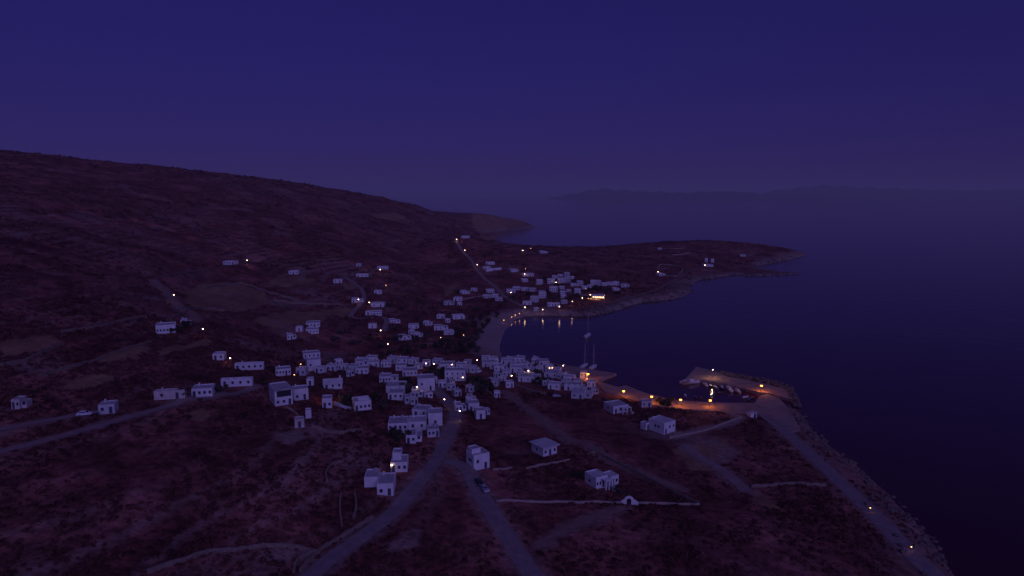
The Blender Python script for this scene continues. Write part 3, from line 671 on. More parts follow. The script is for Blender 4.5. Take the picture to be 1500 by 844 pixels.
bw = slab('breakwater', [(1000,560),(1020,537),(1050,545),(1068,552),(1100,558),(1125,563),(1150,570),(1162,585),(1128,576.5),(1109,574),(1087,567.5),(1055,560.5),(1026,556.5)], ZQ+.1, 6, 'quay_concrete', 'concrete breakwater arm with a rock armoured outer side', 'breakwater')
b = MB()
for k in range(420):
    i = random.random()*5; seg = [(1052,546),(1075,551),(1105,556),(1135,562),(1158,573),(1168,595)]
    a0, a1 = seg[int(i)], seg[int(i)+1]; f = i-int(i); p = at_z(a0[0]+(a1[0]-a0[0])*f, a0[1]+(a1[1]-a0[1])*f, .5)
    off = random.uniform(-4.5, 3.5); b.ball((p[0]+random.uniform(-1.5, 1.5)+off*.35, p[1]+off, .3+random.uniform(0, 1.6)-max(off, 0)*.35), random.uniform(.6, 1.35), 1, .25, (1, 1, .8))
o = add('rock_armour', b.mesh('rock_armour', 'boulder'), bw); o['kind'] = 'stuff'
# shore boulders along the rocky coast below the coast road and the cape
b = MB(); cl = np.array([at_z(a, c, 0)[:2] for a, c in COAST_PX])
for k in range(1000):
    i = random.choice(list(range(1, 10)) + list(range(34, 57))); f = random.random(); p = cl[i]*(1-f) + cl[i+1]*f; sc = 1 if p[1] < 500 else 1.7
    x, y = p[0] + random.gauss(-1 if i < 10 else 0, 5*sc), p[1] + random.gauss(0, 4*sc); z = float(bil(H, x, y))
    if z > -1.2: b.ball((x, y, z+.1), random.uniform(.4, 1.3)*sc, 1, .28, (1, 1, .7))
tag(add('shore_boulders', b.mesh('shore_boulders', 'boulder')), 'weathered boulders scattered along the rocky waterline', None, None, 'stuff')

# ---------------------------------------------------------------- dry stone walls
def wall(px, label, hgt=1.1, wid=.55, m='stone', up=0.0, name='stone_wall'):
    if m == 'white_stone': hgt *= .55; wid *= .8
    pts = np.array([hit(a, c, F=H) for a, c in px]); D = pts[:, 1].mean(); c = spline(pts, 1.2 if D < 420 else 3.0)
    if D > 420: wid *= 1.6; hgt *= 1.25
    tg = np.gradient(c[:, :2], axis=0); tg /= np.linalg.norm(tg, axis=1)[:, None]+1e-9; nr = np.stack([-tg[:, 1], tg[:, 0]], 1); vs, fs = [], []
    for i in range(len(c)):
        z = float(bil(H, c[i, 0], c[i, 1])); hh = hgt*random.uniform(.85, 1.12); j = random.uniform(-.07, .07)
        for o_, zz in ((-.6, -1.0), (-.5, hh*.5), (-.42, hh), (.42, hh*random.uniform(.93, 1.05)), (.5, hh*.5), (.6, -1.0)):
            vs.append((c[i, 0]+nr[i, 0]*(o_*wid+j), c[i, 1]+nr[i, 1]*(o_*wid+j), z+zz))
    for i in range(len(c)-1):
        for k in range(5): a = i*6+k; fs.append((a, a+6, a+7, a+1))
    e = (len(c)-1)*6; fs += [(0, 1, 2, 3, 4, 5), tuple(e+i for i in (5, 4, 3, 2, 1, 0))]
    return tag(add(name, mesh(name, vs, fs, m)), label, 'wall', 'dry stone walls')
wall([(727,735),(780,736),(850,737),(917,738)], 'pale straight stone wall running to the arched gate', 1.2, .6, 'white_stone')
wall([(925,738),(980,739),(1024,740)], 'pale stone wall past the arched gate towards the field corner', 1.2, .6, 'white_stone')
wall([(861,668),(872,665),(905,680),(960,708),(1024,740)], 'long stone wall closing the villa field on its sea side')
wall([(771,687),(800,681),(834,674)], 'short pale stone wall in the field below the bungalow', 1.1, .6, 'white_stone')
wall([(722,689),(735,688),(750,686)], 'short pale garden wall beside the stepped house at the fork', 1.1, .6, 'white_stone')
wall([(980,643),(1030,632),(1064,620),(1086,612)], 'pale wall along the lane below the two storey harbour house', 1.4, .6, 'white_stone')
wall([(500,726),(498,745),(501,775)], 'straight stone wall running down the scrub slope')
wall([(479,707),(478,695),(486,683),(503,677)], 'curved stone wall of a round threshing floor')
wall([(520,727),(522,745),(518,762)], 'short crooked wall beside the straight slope wall')
wall([(456,627),(475,632),(505,635),(531,632)], 'low wall stepping away from the ruined hut')
wall([(420,597),(432,605),(441,614)], 'low wall leading from the villa to the ruined hut', 1.0, .6, 'white_stone')
wall([(215,840),(270,822),(330,808),(385,802),(430,803),(468,812)], 'long curved terrace wall above the gravel bank', 1.0, .5)
wall([(440,838),(470,808),(505,785),(545,760)], 'rough stone parapet along the main road below the cube house')
wall([(430,840),(438,822),(462,810)], 'short wall climbing from the gravel bank')
wall([(1100,714),(1150,711),(1210,713)], 'low rubble wall above the coast road')
wall([(963,394),(969,388),(999,392.5),(990,405),(976,404)], 'pale wall of the walled enclosure on the cape', 1.5, .7, 'white_stone')
wall([(712,398),(734,395)], 'bright white wall of the plot beside the north road', 2.2, 1.0, 'whitewash')
wall([(743,436),(758,446),(770,447)], 'pale wall bounding the dark plot in the far village', 1.5, .8, 'white_stone')
wall([(655,441),(685,438),(705,434)], 'pale wall linking the outer houses of the far village', 1.2, .7, 'white_stone')
wall([(829,430),(850,434),(866,432)], 'pale terrace wall behind the seafront lamps of the far village', 1.5, .8)
wall([(645,664),(665,672),(688,684)], 'low kerb wall around the road fork', .8, .6)
wall([(0,536),(45,526),(92,506)], 'old terrace wall edging the pale field on the left slope')
wall([(90,487),(150,478),(215,465)], 'old terrace wall above the left slope lane')
wall([(60,552),(130,532),(222,502)], 'long terrace wall slanting down the left slope')
wall([(300,424),(350,416),(395,430),(440,442)], 'field wall curving around the broad dry field')
wall([(400,440),(440,445),(500,447)], 'field wall leading to the hamlet')
wall([(250,470),(290,452),(330,455)], 'terrace wall behind the bend of the farm track')
wall([(735,560),(775,572),(800,578)], 'pale garden wall below the stepped waterfront house')
wall([(700,560),(712,572),(726,584)], 'stair side wall beside the dark trees in town', 1.2, .7, 'white_stone')
wall([(965,364),(985,365),(1002,364)], 'pale terrace wall on the skyline of the cape', 1.8, 1.2, 'white_stone')
wall([(984,374),(1000,373),(1010,371)], 'pale terrace wall below the cape skyline', 1.8, 1.2, 'white_stone')

# arched gate
p = hit(921, 738.5, F=H); g = add('arched_gate', None, None, tuple(p)); tag(g, 'small white arched gate in the pale stone wall', 'gate')
vs, fs = [], []; N = 14
for k in range(N+1):
    a = math.pi*k/N; vs += [(1.35*math.cos(a)*1.15, y, 1.2+1.35*math.sin(a)) for y in (-.25, .25)] + [(.7*math.cos(a), y, 1.2+.7*math.sin(a)) for y in (-.25, .25)]
for k in range(N): a = k*4; fs += [(a, a+4, a+5, a+1), (a+3, a+7, a+6, a+2), (a+2, a+6, a+4, a), (a+1, a+5, a+7, a+3)]
add('arch', mesh('arch', vs, fs, 'whitewash'), g)
for s_ in (-1, 1):
    add('jamb', MB().box(min(.7*s_, 1.55*s_), max(.7*s_, 1.55*s_), -.25, .25, -1, 1.2).mesh('jamb', 'whitewash'), g)
    b = MB(); x0, x1 = 1.55*s_, 2.9*s_; b.v = [(x0, -.2, -.8), (x1, -.2, -.8), (x0, -.2, 1.6), (x0, .2, -.8), (x1, .2, -.8), (x0, .2, 1.6), (x1, -.2, .6), (x1, .2, .6)]
    b.f = [(0, 1, 6, 2), (3, 5, 7, 4), (2, 6, 7, 5), (1, 4, 7, 6), (0, 2, 5, 3)]; add('flank', b.mesh('flank', 'whitewash'), g)

# harbour kiosk
p = at_z(1104, 614, ZQ+.2); kx = add('harbour_kiosk', None, None, tuple(p), R(26)); tag(kx, 'tiny white kiosk with an open front on the quay', 'kiosk')
b = MB(); b.box(-2, 2, -.1, 2.6, 2.6, 2.85); add('roof', b.mesh('roof', 'roof_pale'), kx)
add('wall', MB().box(-1.9, -1.5, 0, 2.5, -.02, 2.6).box(1.5, 1.9, 0, 2.5, -.02, 2.6).box(-1.5, 1.5, 2.2, 2.5, -.02, 2.6).box(-1.5, .1, 0, .25, -.02, 2.6).mesh('wall', 'whitewash'), kx)
add('doorway', MB().box(.1, 1.5, .4, .5, .02, 2.3).mesh('doorway', 'glass_dark'), kx)

# ---------------------------------------------------------------- boats
def hull_mesh(L, B, Hh, m, transom=.75):
    vs, fs = [], []; N = 10; prof = 7
    for i in range(N+1):
        s = i/N; x = (s-.5)*L; wd = B/2*(transom + (1-transom)*math.sin(min(s/.5, 1)*math.pi/2))*(1-max(0, (s-.5)/.5)**2.4); wd = max(wd, .03); sheer = Hh*(1+.35*(s-.35)**2*2)
        for k in range(prof):
            a = (k/(prof-1)-.5)*2; vs.append((x, wd*math.sin(a*math.pi/2), -.25*Hh*math.cos(a*math.pi/2) + (sheer+.25*Hh)*abs(a)**2.2))
    for i in range(N):
        for k in range(prof-1): a = i*prof+k; fs.append((a, a+prof, a+prof+1, a+1))
    fs.append(tuple(range(prof))); o = len(vs)
    for i in range(N+1):   # deck, a little below the rim
        l, r_ = vs[i*prof], vs[i*prof+prof-1]; vs += [(l[0], l[1]*.93, l[2]-.14*Hh), (r_[0], r_[1]*.93, r_[2]-.14*Hh)]
    for i in range(N): a = o+i*2; fs.append((a, a+1, a+3, a+2))
    return mesh('hull', vs, fs, m, True)
def fishing_boat(px, py, rz, L, m, label, cabin=True, mast=True):
    p = at_z(px, py, .1); B = L*.34; o = add('fishing_boat', None, None, (p[0], p[1], .12), R(rz)); tag(o, label, 'boat', 'small boats moored in the harbour')
    h = add('hull', hull_mesh(L, B, L*.13, m), o); add('rub_rail', MB().box(-L*.5, L*.1, -B*.49, B*.49, L*.1, L*.115).mesh('rub_rail', 'hull_wood'), h)
    if cabin:
        c = add('cabin', MB().box(-L*.22, L*.08, -B*.25, B*.25, L*.08, L*.27).box(-L*.26, L*.11, -B*.3, B*.3, L*.27, L*.285).mesh('cabin', 'hull_white'), o)
        add('window', MB().box(L*.081, L*.088, -B*.19, B*.19, L*.17, L*.24).mesh('window', 'glass_dark'), c)
    else:
        add('thwart', MB().box(-L*.1, -L*.04, -B*.42, B*.42, L*.07, L*.085).mesh('thwart', 'hull_wood'), o); add('outboard', MB().box(-L*.55, -L*.5, -.15, .15, 0, L*.2).mesh('outboard', 'rubber'), o)
    if mast: add('mast', MB().tube((L*.16, 0, L*.05), (L*.16, 0, L*.55), .05, .03).mesh('mast', 'hull_white'), o)
for i, (x, y, rz, L, hm, cb, lb) in enumerate([(1033,565,100,5,'hull_white',1,'white fishing boat with a cabin moored stern to the breakwater'),(1041,566,95,4.2,'hull_blue',0,'open blue boat moored along the breakwater'),
  (1048,568,100,4.6,'hull_white',0,'open white boat moored along the breakwater'),(1057,569,98,5.2,'hull_blue',1,'blue fishing boat with white cabin at the breakwater'),(1068,572,92,7.5,'hull_white',1,'larger white fishing boat moored at the breakwater'),
  (1080,574,100,5.5,'hull_white',1,'white boat with a cabin at the inner end of boat row'),(1054,576,20,3.2,'hull_wood',0,'tiny wooden dinghy floating behind the boat row'),(1004,561.5,5,6.5,'hull_white',1,'white fishing boat at the tip of the breakwater'),
  (1014,561.5,8,8.5,'hull_white',1,'broad white workboat lying at the breakwater head'),(1092,583,30,4.5,'hull_white',0,'open white boat in the inner harbour corner'),(1097,587,40,4.2,'hull_blue',0,'open blue boat in the inner harbour corner'),(1101,584,35,4.2,'hull_wood',0,'brown open boat in the inner harbour corner'),
  (1019,582,80,4.0,'hull_blue',0,'open dark boat moored off the lamp lit quay'),(1026,583,85,3.8,'hull_wood',0,'brown wooden boat moored off the lamp lit quay'),(1004,580,80,3.6,'hull_white',0,'small white boat moored off the lamp lit quay')]):
    fishing_boat(x, y, rz, L, hm, lb, cb, cb and L > 5)
def yacht(px, py, rz, L, mh, label):
    p = at_z(px, py, .1); o = add('sailing_yacht', None, None, (p[0], p[1], .15), R(rz)); tag(o, label, 'yacht', 'sailing yachts in the bay'); B = L*.3
    add('hull', hull_mesh(L, B, L*.1, 'hull_white'), o)
    c = add('cabin', MB().box(-L*.12, L*.2, -B*.26, B*.26, L*.075, L*.135).mesh('cabin', 'hull_white'), o); add('window', MB().box(-L*.08, L*.15, -B*.27, B*.27, L*.095, L*.115).mesh('window', 'glass_dark'), c)
    add('mast', MB().tube((L*.06, 0, L*.1), (L*.06, 0, mh), .09, .06).mesh('mast', 'hull_white'), o); add('boom', MB().tube((L*.05, 0, L*.21), (-L*.33, 0, L*.2), .1, .08).mesh('boom', 'hull_white'), o)
    add('furled_sail', MB().tube((L*.02, 0, L*.228), (-L*.31, 0, L*.218), .2, .14).mesh('furled_sail', 'canvas'), o)
    for sx, sy in ((L*.48, 0), (-L*.47, 0), (L*.03, B*.45), (L*.03, -B*.45)): add('stay', MB().tube((sx, sy, L*.1), (L*.06, 0, mh*.96), .025, .025, 4).mesh('stay', 'pole'), o)
    add('spreader', MB().tube((L*.06, -B*.3, mh*.55), (L*.06, B*.3, mh*.55), .04, .04, 5).mesh('spreader', 'hull_white'), o)
yacht(861, 493.5, 65, 12, 19, 'white sailing yacht with bare mast anchored in the bay')
yacht(856, 538, 60, 10, 15, 'white sailing yacht moored at the ferry pier, farther from its tip')
yacht(869, 540, 60, 10, 15, 'white sailing yacht moored at the ferry pier, nearer its tip')

# ---------------------------------------------------------------- cars
def car(px, py, rz, m, label):
    p = hit(px, py, F=H); o = add('parked_car', None, None, (p[0], p[1], float(bil(H, p[0], p[1]))+.08), R(rz)); tag(o, label, 'car', 'cars parked along the branch road')
    prof = [(-2.05, .35), (-2.05, .8), (-1.75, .95), (-1.35, 1.4), (.35, 1.42), (.95, .95), (1.95, .8), (2.05, .35)]; k = len(prof)
    def ext(pr, w0): return [(x, -w0*(.82 if z > 1.2 else 1), z) for x, z in pr] + [(x, w0*(.82 if z > 1.2 else 1), z) for x, z in pr]
    fs = [tuple(range(k)), tuple(reversed(range(k, 2*k)))] + [((i+1) % k, i, k+i, k+(i+1) % k) for i in range(k)]
    add('body', mesh('body', ext(prof, .85), fs, m), o)
    for nm, a, c_ in (('rear_window', (-1.72, 1.0), (-1.4, 1.36)), ('windscreen', (.42, 1.38), (.9, .99))):
        sg = -1 if nm == 'rear_window' else 1; add(nm, mesh(nm, [(a[0]+.03*sg, -.66, a[1]+.02), (c_[0]+.03*sg, -.62, c_[1]+.02), (c_[0]+.03*sg, .62, c_[1]+.02), (a[0]+.03*sg, .66, a[1]+.02)], [(0, 1, 2, 3)], 'glass_dark'), o)
    for s_ in (-1, 1): add('side_window', mesh('side_window', [(-1.45, .86*s_, .97), (.75, .86*s_, .97), (.3, .73*s_, 1.36), (-1.25, .73*s_, 1.36)], [(0, 1, 2, 3)], 'glass_dark'), o)
    for x in (-1.3, 1.3):
        for s_ in (-1, 1):
            wv_ = add('wheel', MB().tube((x, .88*s_, .31), (x, .68*s_, .31), .31, .31, 14).mesh('wheel', 'rubber'), o); add('rim', MB().tube((x, .895*s_, .31), (x, .87*s_, .31), .18, .18, 10).mesh('rim', 'car_silver'), wv_)
    for s_ in (-1, 1): add('headlight', MB().box(2.0, 2.07, s_*.6-.15, s_*.6+.15, .6, .74).mesh('headlight', 'hull_white'), o)
car(710, 719, -66, 'car_silver', 'silver car parked at the edge of the branch road')
car(702, 709, -66, 'car_dark', 'dark blue car parked ahead of the silver car')
car(815, 582, 10, 'car_silver', 'pale car parked on the lane below the town')
car(124, 609, 12, 'hull_white', 'white car parked on the upper hillside lane')

# ---------------------------------------------------------------- lamps
def lamp(px, py, kind, label, pole=4.2, power=60, group='street lamps', sea=False, arm=True):
    if sea: p = at_z(px, py, ZQ+.2+pole); p = np.array([p[0], p[1], ZQ+.2])
    else:
        p = hit(px, py, up=pole, F=H); p[2] = float(bil(H, p[0], p[1]))
    D = p[1]; o = add('street_lamp', None, None, tuple(p), R(random.uniform(-30, 30))); tag(o, label, 'street lamp', group)
    sod = kind == 'lamp_sodium'
    add('pole', MB().tube((0, .5 if arm else 0, -.6), (0, .5 if arm else 0, pole+.1), .09, .06).mesh('pole', 'pole'), o)
    if arm: add('arm', MB().tube((0, .5, pole+.05), (0, 0, pole+.2), .05, .04).mesh('arm', 'pole'), o)
    r = {'lamp_sodium': .62, 'lamp_warm': .15 + .00022*D, 'lamp_dim': .13 + .0002*D}[kind]
    add('lamp_head', unit('head_'+kind, lambda: MB().ball((0, 0, 0), 1, 2).mesh('lamp_head', kind, True)), o, (0, 0, pole), 0, (r, r, r*.8))
    add('cap', MB().tube((0, 0, pole+r*.55), (0, 0, pole+r*.95), r*.9, .05, 8).mesh('cap', 'pole'), o)
    if power:
        l = bpy.data.lights.new('lamp_light', 'POINT'); l.energy = power; l.shadow_soft_size = r*1.1
        l.color = {'lamp_sodium': (1, .28, .015), 'lamp_warm': (1, .55, .28), 'lamp_dim': (1, .42, .12)}[kind]; add('lamp_light', l, o, (0, 0, pole-.05))
Q = 'orange sodium lamp on a tall pole '
lamp(861.5,548,'lamp_sodium',Q+'at the root of the ferry pier',3.4,3600,'orange harbour lamps',True)
lamp(913.5,573,'lamp_sodium',Q+'at the corner of the small quay',3.4,3600,'orange harbour lamps',True)
lamp(954.5,581,'lamp_sodium',Q+'above the low dark flat house',3.4,3300,'orange harbour lamps',True)
lamp(997,585.5,'lamp_sodium',Q+'on the quay by the three moored boats',3.4,3600,'orange harbour lamps',True)
lamp(1040.5,586.5,'lamp_sodium',Q+'on the quay facing the boat row',3.4,3600,'orange harbour lamps',True)
lamp(1115.5,565,'lamp_sodium',Q+'among the breakwater rocks',3.2,4200,'orange harbour lamps',True)
lamp(860,555,'lamp_dim','small warm lamp below the sodium lamp of the ferry pier',2.5,70,sea=True)
lamp(1044.5,541.5,'lamp_warm','white light post at the breakwater head',5,2600,sea=True)
N_ = 'warm white street lamp '
for a in [(669,350.5,'lamp_warm',N_+'beside the crest of the north road'),(681,366.5,'lamp_warm',N_+'on the upper slope of the north road'),(699,388,'lamp_warm',N_+'beside the white walled plot on north road'),
 (766,367,'lamp_warm',N_+'on the dark hillside below the ridge house'),(777.5,364,'lamp_dim','faint lamp on the ridge above the far village'),(770,394,'lamp_dim','faint lamp above the long lit house of the far village'),(768.5,401.5,'lamp_warm',N_+'in front of the long white house above the far village'),
 (748.5,428.5,'lamp_warm',N_+'at the dark plot of the far village'),(769,450,'lamp_warm',N_+'where the north road meets the far beach'),(795,453.5,'lamp_warm',N_+'at the start of the far seafront'),(819.5,449,'lamp_warm',N_+'below the stepped row on the far seafront'),
 (838.5,441.5,'lamp_warm',N_+'in the middle of the far seafront'),(853,436.5,'lamp_warm',N_+'near the glowing tavern terrace'),(858.5,423.5,'lamp_warm',N_+'above the glowing tavern'),(814.5,413.5,'lamp_warm',N_+'between the upper houses of the far village'),
 (861.5,437,'lamp_dim','warm lantern beside the steps of the glowing tavern'),(865.5,437.5,'lamp_dim','warm lantern at the edge of the tavern terrace'),(864.5,432,'lamp_warm',N_+'at the roof edge of the glowing tavern'),(885.5,432.5,'lamp_dim','warm lantern past the end of the tavern'),
 (964,398,'lamp_warm',N_+'at the walled house on the cape'),(1032.5,388.5,'lamp_warm',N_+'at the low cape house'),(362,381.5,'lamp_warm',N_+'near the lone house on the bare hillside'),(557,395,'lamp_warm',N_+'at the top of the ridge track'),
 (525,438.5,'lamp_warm',N_+'at the bright house on the hamlet track'),(541,443,'lamp_warm',N_+'above the middle of the hamlet'),(557.5,484,'lamp_warm',N_+'at the lower end of the hamlet track'),(254.5,432,'lamp_warm',N_+'beside the farm track on the slope'),
 (297,482,'lamp_warm',N_+'below the broad slope house'),(337,524.5,'lamp_warm',N_+'beside the small house above the terraces'),(568,504,'lamp_warm',N_+'alone in the dark valley'),(699,527.5,'lamp_warm',N_+'where the beach meets the town'),
 (624,532.5,'lamp_warm',N_+'at the narrow house by the town grove'),(635.5,533,'lamp_warm',N_+'on the upper lane of the town'),(662,534,'lamp_warm',N_+'above the guesthouse roof'),(678,553,'lamp_warm',N_+'at the guesthouse front'),(611,566.5,'lamp_warm',N_+'at the wall of the tall town house'),
 (651,585,'lamp_warm',N_+'on the main road entering the town'),(673.5,602,'lamp_warm',N_+'at the bend of the main road'),(440.5,533.5,'lamp_dim','faint lamp before the big blank cube house'),(431,549,'lamp_dim','faint lamp beside the house with a row of windows'),
 (825,535.5,'lamp_warm',N_+'at the waterfront by the ferry pier'),(774,543,'lamp_warm',N_+'in the dark garden of the lower town'),(749.5,550.5,'lamp_warm',N_+'above the bare plot in town'),(645.5,494.5,'lamp_dim','faint amber lamp below the valley hamlet'),(679,491,'lamp_dim','faint amber lamp near the beach dunes'),
 (565.5,418,'lamp_dim','faint amber lamp on the slope above the hamlet'),(1275,744,'lamp_dim','small amber light on the coast road edge'),(1335,801,'lamp_dim','small amber light on the lower coast road edge'),(573.5,681.5,'lamp_warm','lit porch lamp of the house with roof room'),
 (738,469,'lamp_dim','amber lantern of the string along the far beach'),(749.5,464.5,'lamp_dim','amber lantern of the string along the far beach'),(755,461.5,'lamp_dim','amber lantern of the string along the far beach'),(761,459.5,'lamp_dim','amber lantern of the string along the far beach')]:
    D = hit(a[0], a[1], up=4)[1]; near = 'coast road' in a[3] or 'porch' in a[3]
    lamp(a[0], a[1], a[2], a[3], 1.6 if 'coast road' in a[3] else (2.6 if 'lantern' in a[3] or 'porch' in a[3] else 4.2), {'lamp_warm': 70, 'lamp_dim': 14}[a[2]]*(.15 if near else 1)*(1 if D < 450 else 2.2), 'street lamps' if 'string' not in a[3] else 'lanterns strung along the far beach')
# warm lights of the far tavern terrace and of the yard by the striped terrace house
tv = [o for o in col.objects if o.name.startswith('tavern')][0]; th = [h for h in HOUSES if h['name'] == 'tavern'][0]
for k in range(6):
    x = th['W']*((k+.5)/6-.5); b_ = add('bulb', unit('bulb', lambda: MB().ball((0, 0, 0), .22, 1).mesh('bulb', 'lamp_warm', True)), tv, (x, -th['dp']/2-3.6, 2.35))
    l = bpy.data.lights.new('bulb_light', 'POINT'); l.energy = 130; l.color = (1, .42, .14); l.shadow_soft_size = .2; add('bulb_light', l, b_, (0, 0, -.3))
lamp(486,580,'lamp_dim','orange wall lamp of the cube house lighting its yard',2.8,700)

# courtyard wall and garden furniture beside the lit yard
wall([(490,593),(503,598),(514,600)], 'low white courtyard wall around the orange lit yard', 1.3, .4, 'whitewash_grey')

# ---------------------------------------------------------------- trees
def crown_mesh(name, r, hh, nq, m, seed):
    rs = np.random.default_rng(seed); vs, fs = [], []
    lobes = [(rs.normal(0, .42, 2)*r, rs.uniform(.35, .8)*hh, rs.uniform(.35, .6)*r) for _ in range(7)]
    for k in range(nq):
        (lx, ly), lz, lr = lobes[k % 7]; d = rs.normal(size=3); d /= np.linalg.norm(d); rad = lr*rs.uniform(.55, 1.05)
        c = np.array([lx, ly, lz]) + d*rad*np.array([1, 1, .75]); s = rs.uniform(.16, .34)*r*.8; u = rs.normal(size=3); u /= np.linalg.norm(u); v = np.cross(u, d); v /= np.linalg.norm(v)+1e-9
        b0 = len(vs); vs += [c-u*s, c+v*s*.6, c+u*s, c-v*s*.6]; fs.append((b0, b0+1, b0+2, b0+3))
    return mesh(name, vs, fs, m)
crowns = [crown_mesh('crown', 2.6, 4.2, 460, 'leaf', 1), crown_mesh('crown', 2.9, 3.8, 460, 'leaf', 2), crown_mesh('crown', 2.5, 3.6, 420, 'leaf_olive', 3), crown_mesh('crown', 2.2, 4.8, 420, 'leaf', 4)]
def trunk_mesh(k):
    b = MB().tube((0, 0, -.5), (.1, .05, 1.6), .24, .16, 7)
    for a in range(4): an = a*1.57+k; b.tube((.1, .05, 1.4), (1.1*math.cos(an), 1.1*math.sin(an), 2.9), .11, .04, 5)
    return b.mesh('trunk', 'bark')
trunks = [trunk_mesh(k) for k in range(2)]
def tree(px, py, s, k, label, group):
    p = hit(px, py, F=H); o = add('tree', None, None, (p[0], p[1], float(bil(H, p[0], p[1]))), random.uniform(0, 6), (s, s, s*random.uniform(.9, 1.15))); tag(o, label, 'tree', group)
    add('trunk', trunks[k % 2], o); add('crown', crowns[k], o)
TR = [('dense dark tree of the clump between the guesthouse and the beach houses', [(704,566,1.2),(712,572,1.1),(697,572,1.2),(690,563,1.0),(720,573,.9),(705,578,1.0)]),
 ('dark tree in the grove behind the town centre', [(640,552,1.0),(647,549,.9),(627,556,1.0),(595,566,1.1),(598,574,1.0),(634,546,.9)]),
 ('dark tree below the downhill end of the roadside cluster', [(584,647,1.0),(577,642,.9)]),
 ('dark tree beside the lower waterfront houses', [(790,552,1.0),(783,548,.9),(798,563,.9),(787,565,1.0),(820,548,.7)]),
 ('dark tree behind the low dark flat house above the quay', [(972,596,1.0),(980,593,.9),(966,592,.8)]),
 ('dark garden tree beside the lit yard', [(500,590,.7),(509,588,.8),(506,595,.6),(552,592,1.0),(560,600,1.0)]),
 ('rounded tree in the beach grove behind the sand', [(700,490,1.2),(708,482,1.1),(694,480,1.2),(685,500,1.3),(690,510,1.2),(675,508,1.2),(660,512,1.2),(700,515,1.1),(672,495,1.1),(715,474,1.1),(728,466,1.1),(655,500,1.1),(640,510,1.1),(620,512,1.1),(690,470,1.0),(680,488,1.2),(667,486,1.1),(648,507,1.2),(705,470,1.1),(698,500,1.2),(682,517,1.1),(715,462,1.0),(670,518,1.1),(655,520,1.0),(600,520,1.1),(610,502,1.1),(590,515,1.0),(575,518,1.0)]),
 ('olive tree scattered on the valley floor', [(580,500,1.1),(560,510,1.0),(600,508,1.0),(540,500,1.0),(520,505,1.0),(625,497,1.0),(610,470,1.0),(635,455,1.0),(590,455,1.0),(570,450,1.0),(520,480,1.0),(500,490,1.0),(490,500,1.0),(620,445,1.1),(680,478,1.0),(580,485,1.0),(700,455,1.1),(715,450,1.1),(735,448,1.1),(670,430,1.1)]),
 ('tree between the houses of the far village', [(798,410,1.0),(815,420,1.0),(803,436,1.3),(812,440,1.2),(872,425,1.3),(880,425,1.2),(862,430,1.2),(890,427,1.2),(905,432,1.2),(836,441,1.3),(845,438,1.2),(752,438,1.2),(775,435,1.2),(842,412,.9)]),
 ('tree beside the house at the hillside road', [(266,582,.7),(320,575,.8),(272,480,1.0),(262,488,.9),(385,566,.8)]),
 ('lone tree below the villa in the walled field', [(905,722,.7),(848,700,.6)])]
ti = 0
for lb, ls in TR:
    for x, y, s in ls: tree(x, y, s, (2 if 'olive' in lb else (ti*3) % 4), lb, lb.split(' of ')[0].split(' in ')[0].split(' on ')[0]+' group'); ti += 1

# ---------------------------------------------------------------- scrub cover
def road_near(x, y):
    r = np.zeros(x.shape, bool)
    for nm, wd, mt, c in roads:
        k = (x > c[:, 0].min()-8) & (x < c[:, 0].max()+8) & (y > c[:, 1].min()-8) & (y < c[:, 1].max()+8)
        if k.any(): d, _, _ = seg_dist(c[::3], x[k], y[k]); t_ = r[k]; t_ |= d < wd/2+1.2; r[k] = t_
    return r
def scatter(nmax, y0, y1, rmin, rmax, sub, seed, thr, name, label):
    rs = np.random.default_rng(seed); D = np.sqrt(rs.uniform(y0*y0, y1*y1, nmax)); u = rs.uniform(-.85, .8, nmax); x = u*D; y = D
    z = bil(H, x, y); dens = fbm(x, y, 22, 3, 41)+fbm(x, y, 90, 2, 42)*.8
    ok = (z > 1.3) & (dens > thr + rs.uniform(-.12, .12, nmax)) & (bil(field, x, y) < .3) & (bil(sand, x, y) < .1) & (bil(rock, x, y) < rs.uniform(.2, 1, nmax)) & ~road_near(x, y)
    for h in HOUSES: ok &= np.hypot(x-h['c'][0], y-h['c'][1]) > math.hypot(h['W'], h['dp'])/2 + 1
    x, y, z = x[ok], y[ok], z[ok]; k = len(x)
    r = rs.gamma(2.2, .45, k).clip(.25, 2.2)*(rmin+rmax)/2*.75; q = sub      # each bush a tuft of q leafy sprays
    d = rs.normal(size=(k, q, 3)); d[..., 2] = np.abs(d[..., 2])*.8; d /= np.linalg.norm(d, axis=2, keepdims=True)
    flat_ = np.stack([rs.uniform(.8, 1.3, k), rs.uniform(.8, 1.3, k), rs.uniform(.45, .8, k)], 1)[:, None]
    c_ = d*r[:, None, None]*rs.uniform(.45, 1.0, (k, q, 1))*flat_ + np.stack([x, y, z], 1)[:, None]
    u_ = np.cross(d, rs.normal(size=(k, q, 3))); u_ /= np.linalg.norm(u_, axis=2, keepdims=True)+1e-9; v_ = np.cross(d, u_) + d*rs.uniform(-.5, .5, (k, q, 1))
    s_ = r[:, None, None]*rs.uniform(.3, .62, (k, q, 1))
    V_ = np.stack([c_-u_*s_, c_+v_*s_*.8, c_+u_*s_], 2)
    Fc = np.arange(k*q*3).reshape(-1, 3)
    me = bpy.data.meshes.new(name); me.vertices.add(V_.size//3); me.vertices.foreach_set('co', V_.astype(np.float32).ravel()); me.loops.add(Fc.size); me.loops.foreach_set('vertex_index', Fc.ravel().astype(np.int32))
    me.polygons.add(len(Fc)); me.polygons.foreach_set('loop_start', np.arange(len(Fc), dtype=np.int32)*3); me.update(calc_edges=True); me.materials.append(M['scrub'])
    tag(add(name, me), label, None, None, 'stuff'); print(name, k, len(Fc))
scatter(42000, 115, 330, .5, 1.15, 16, 1, .0, 'thorny_scrub', 'low thorny bushes covering the near slopes')
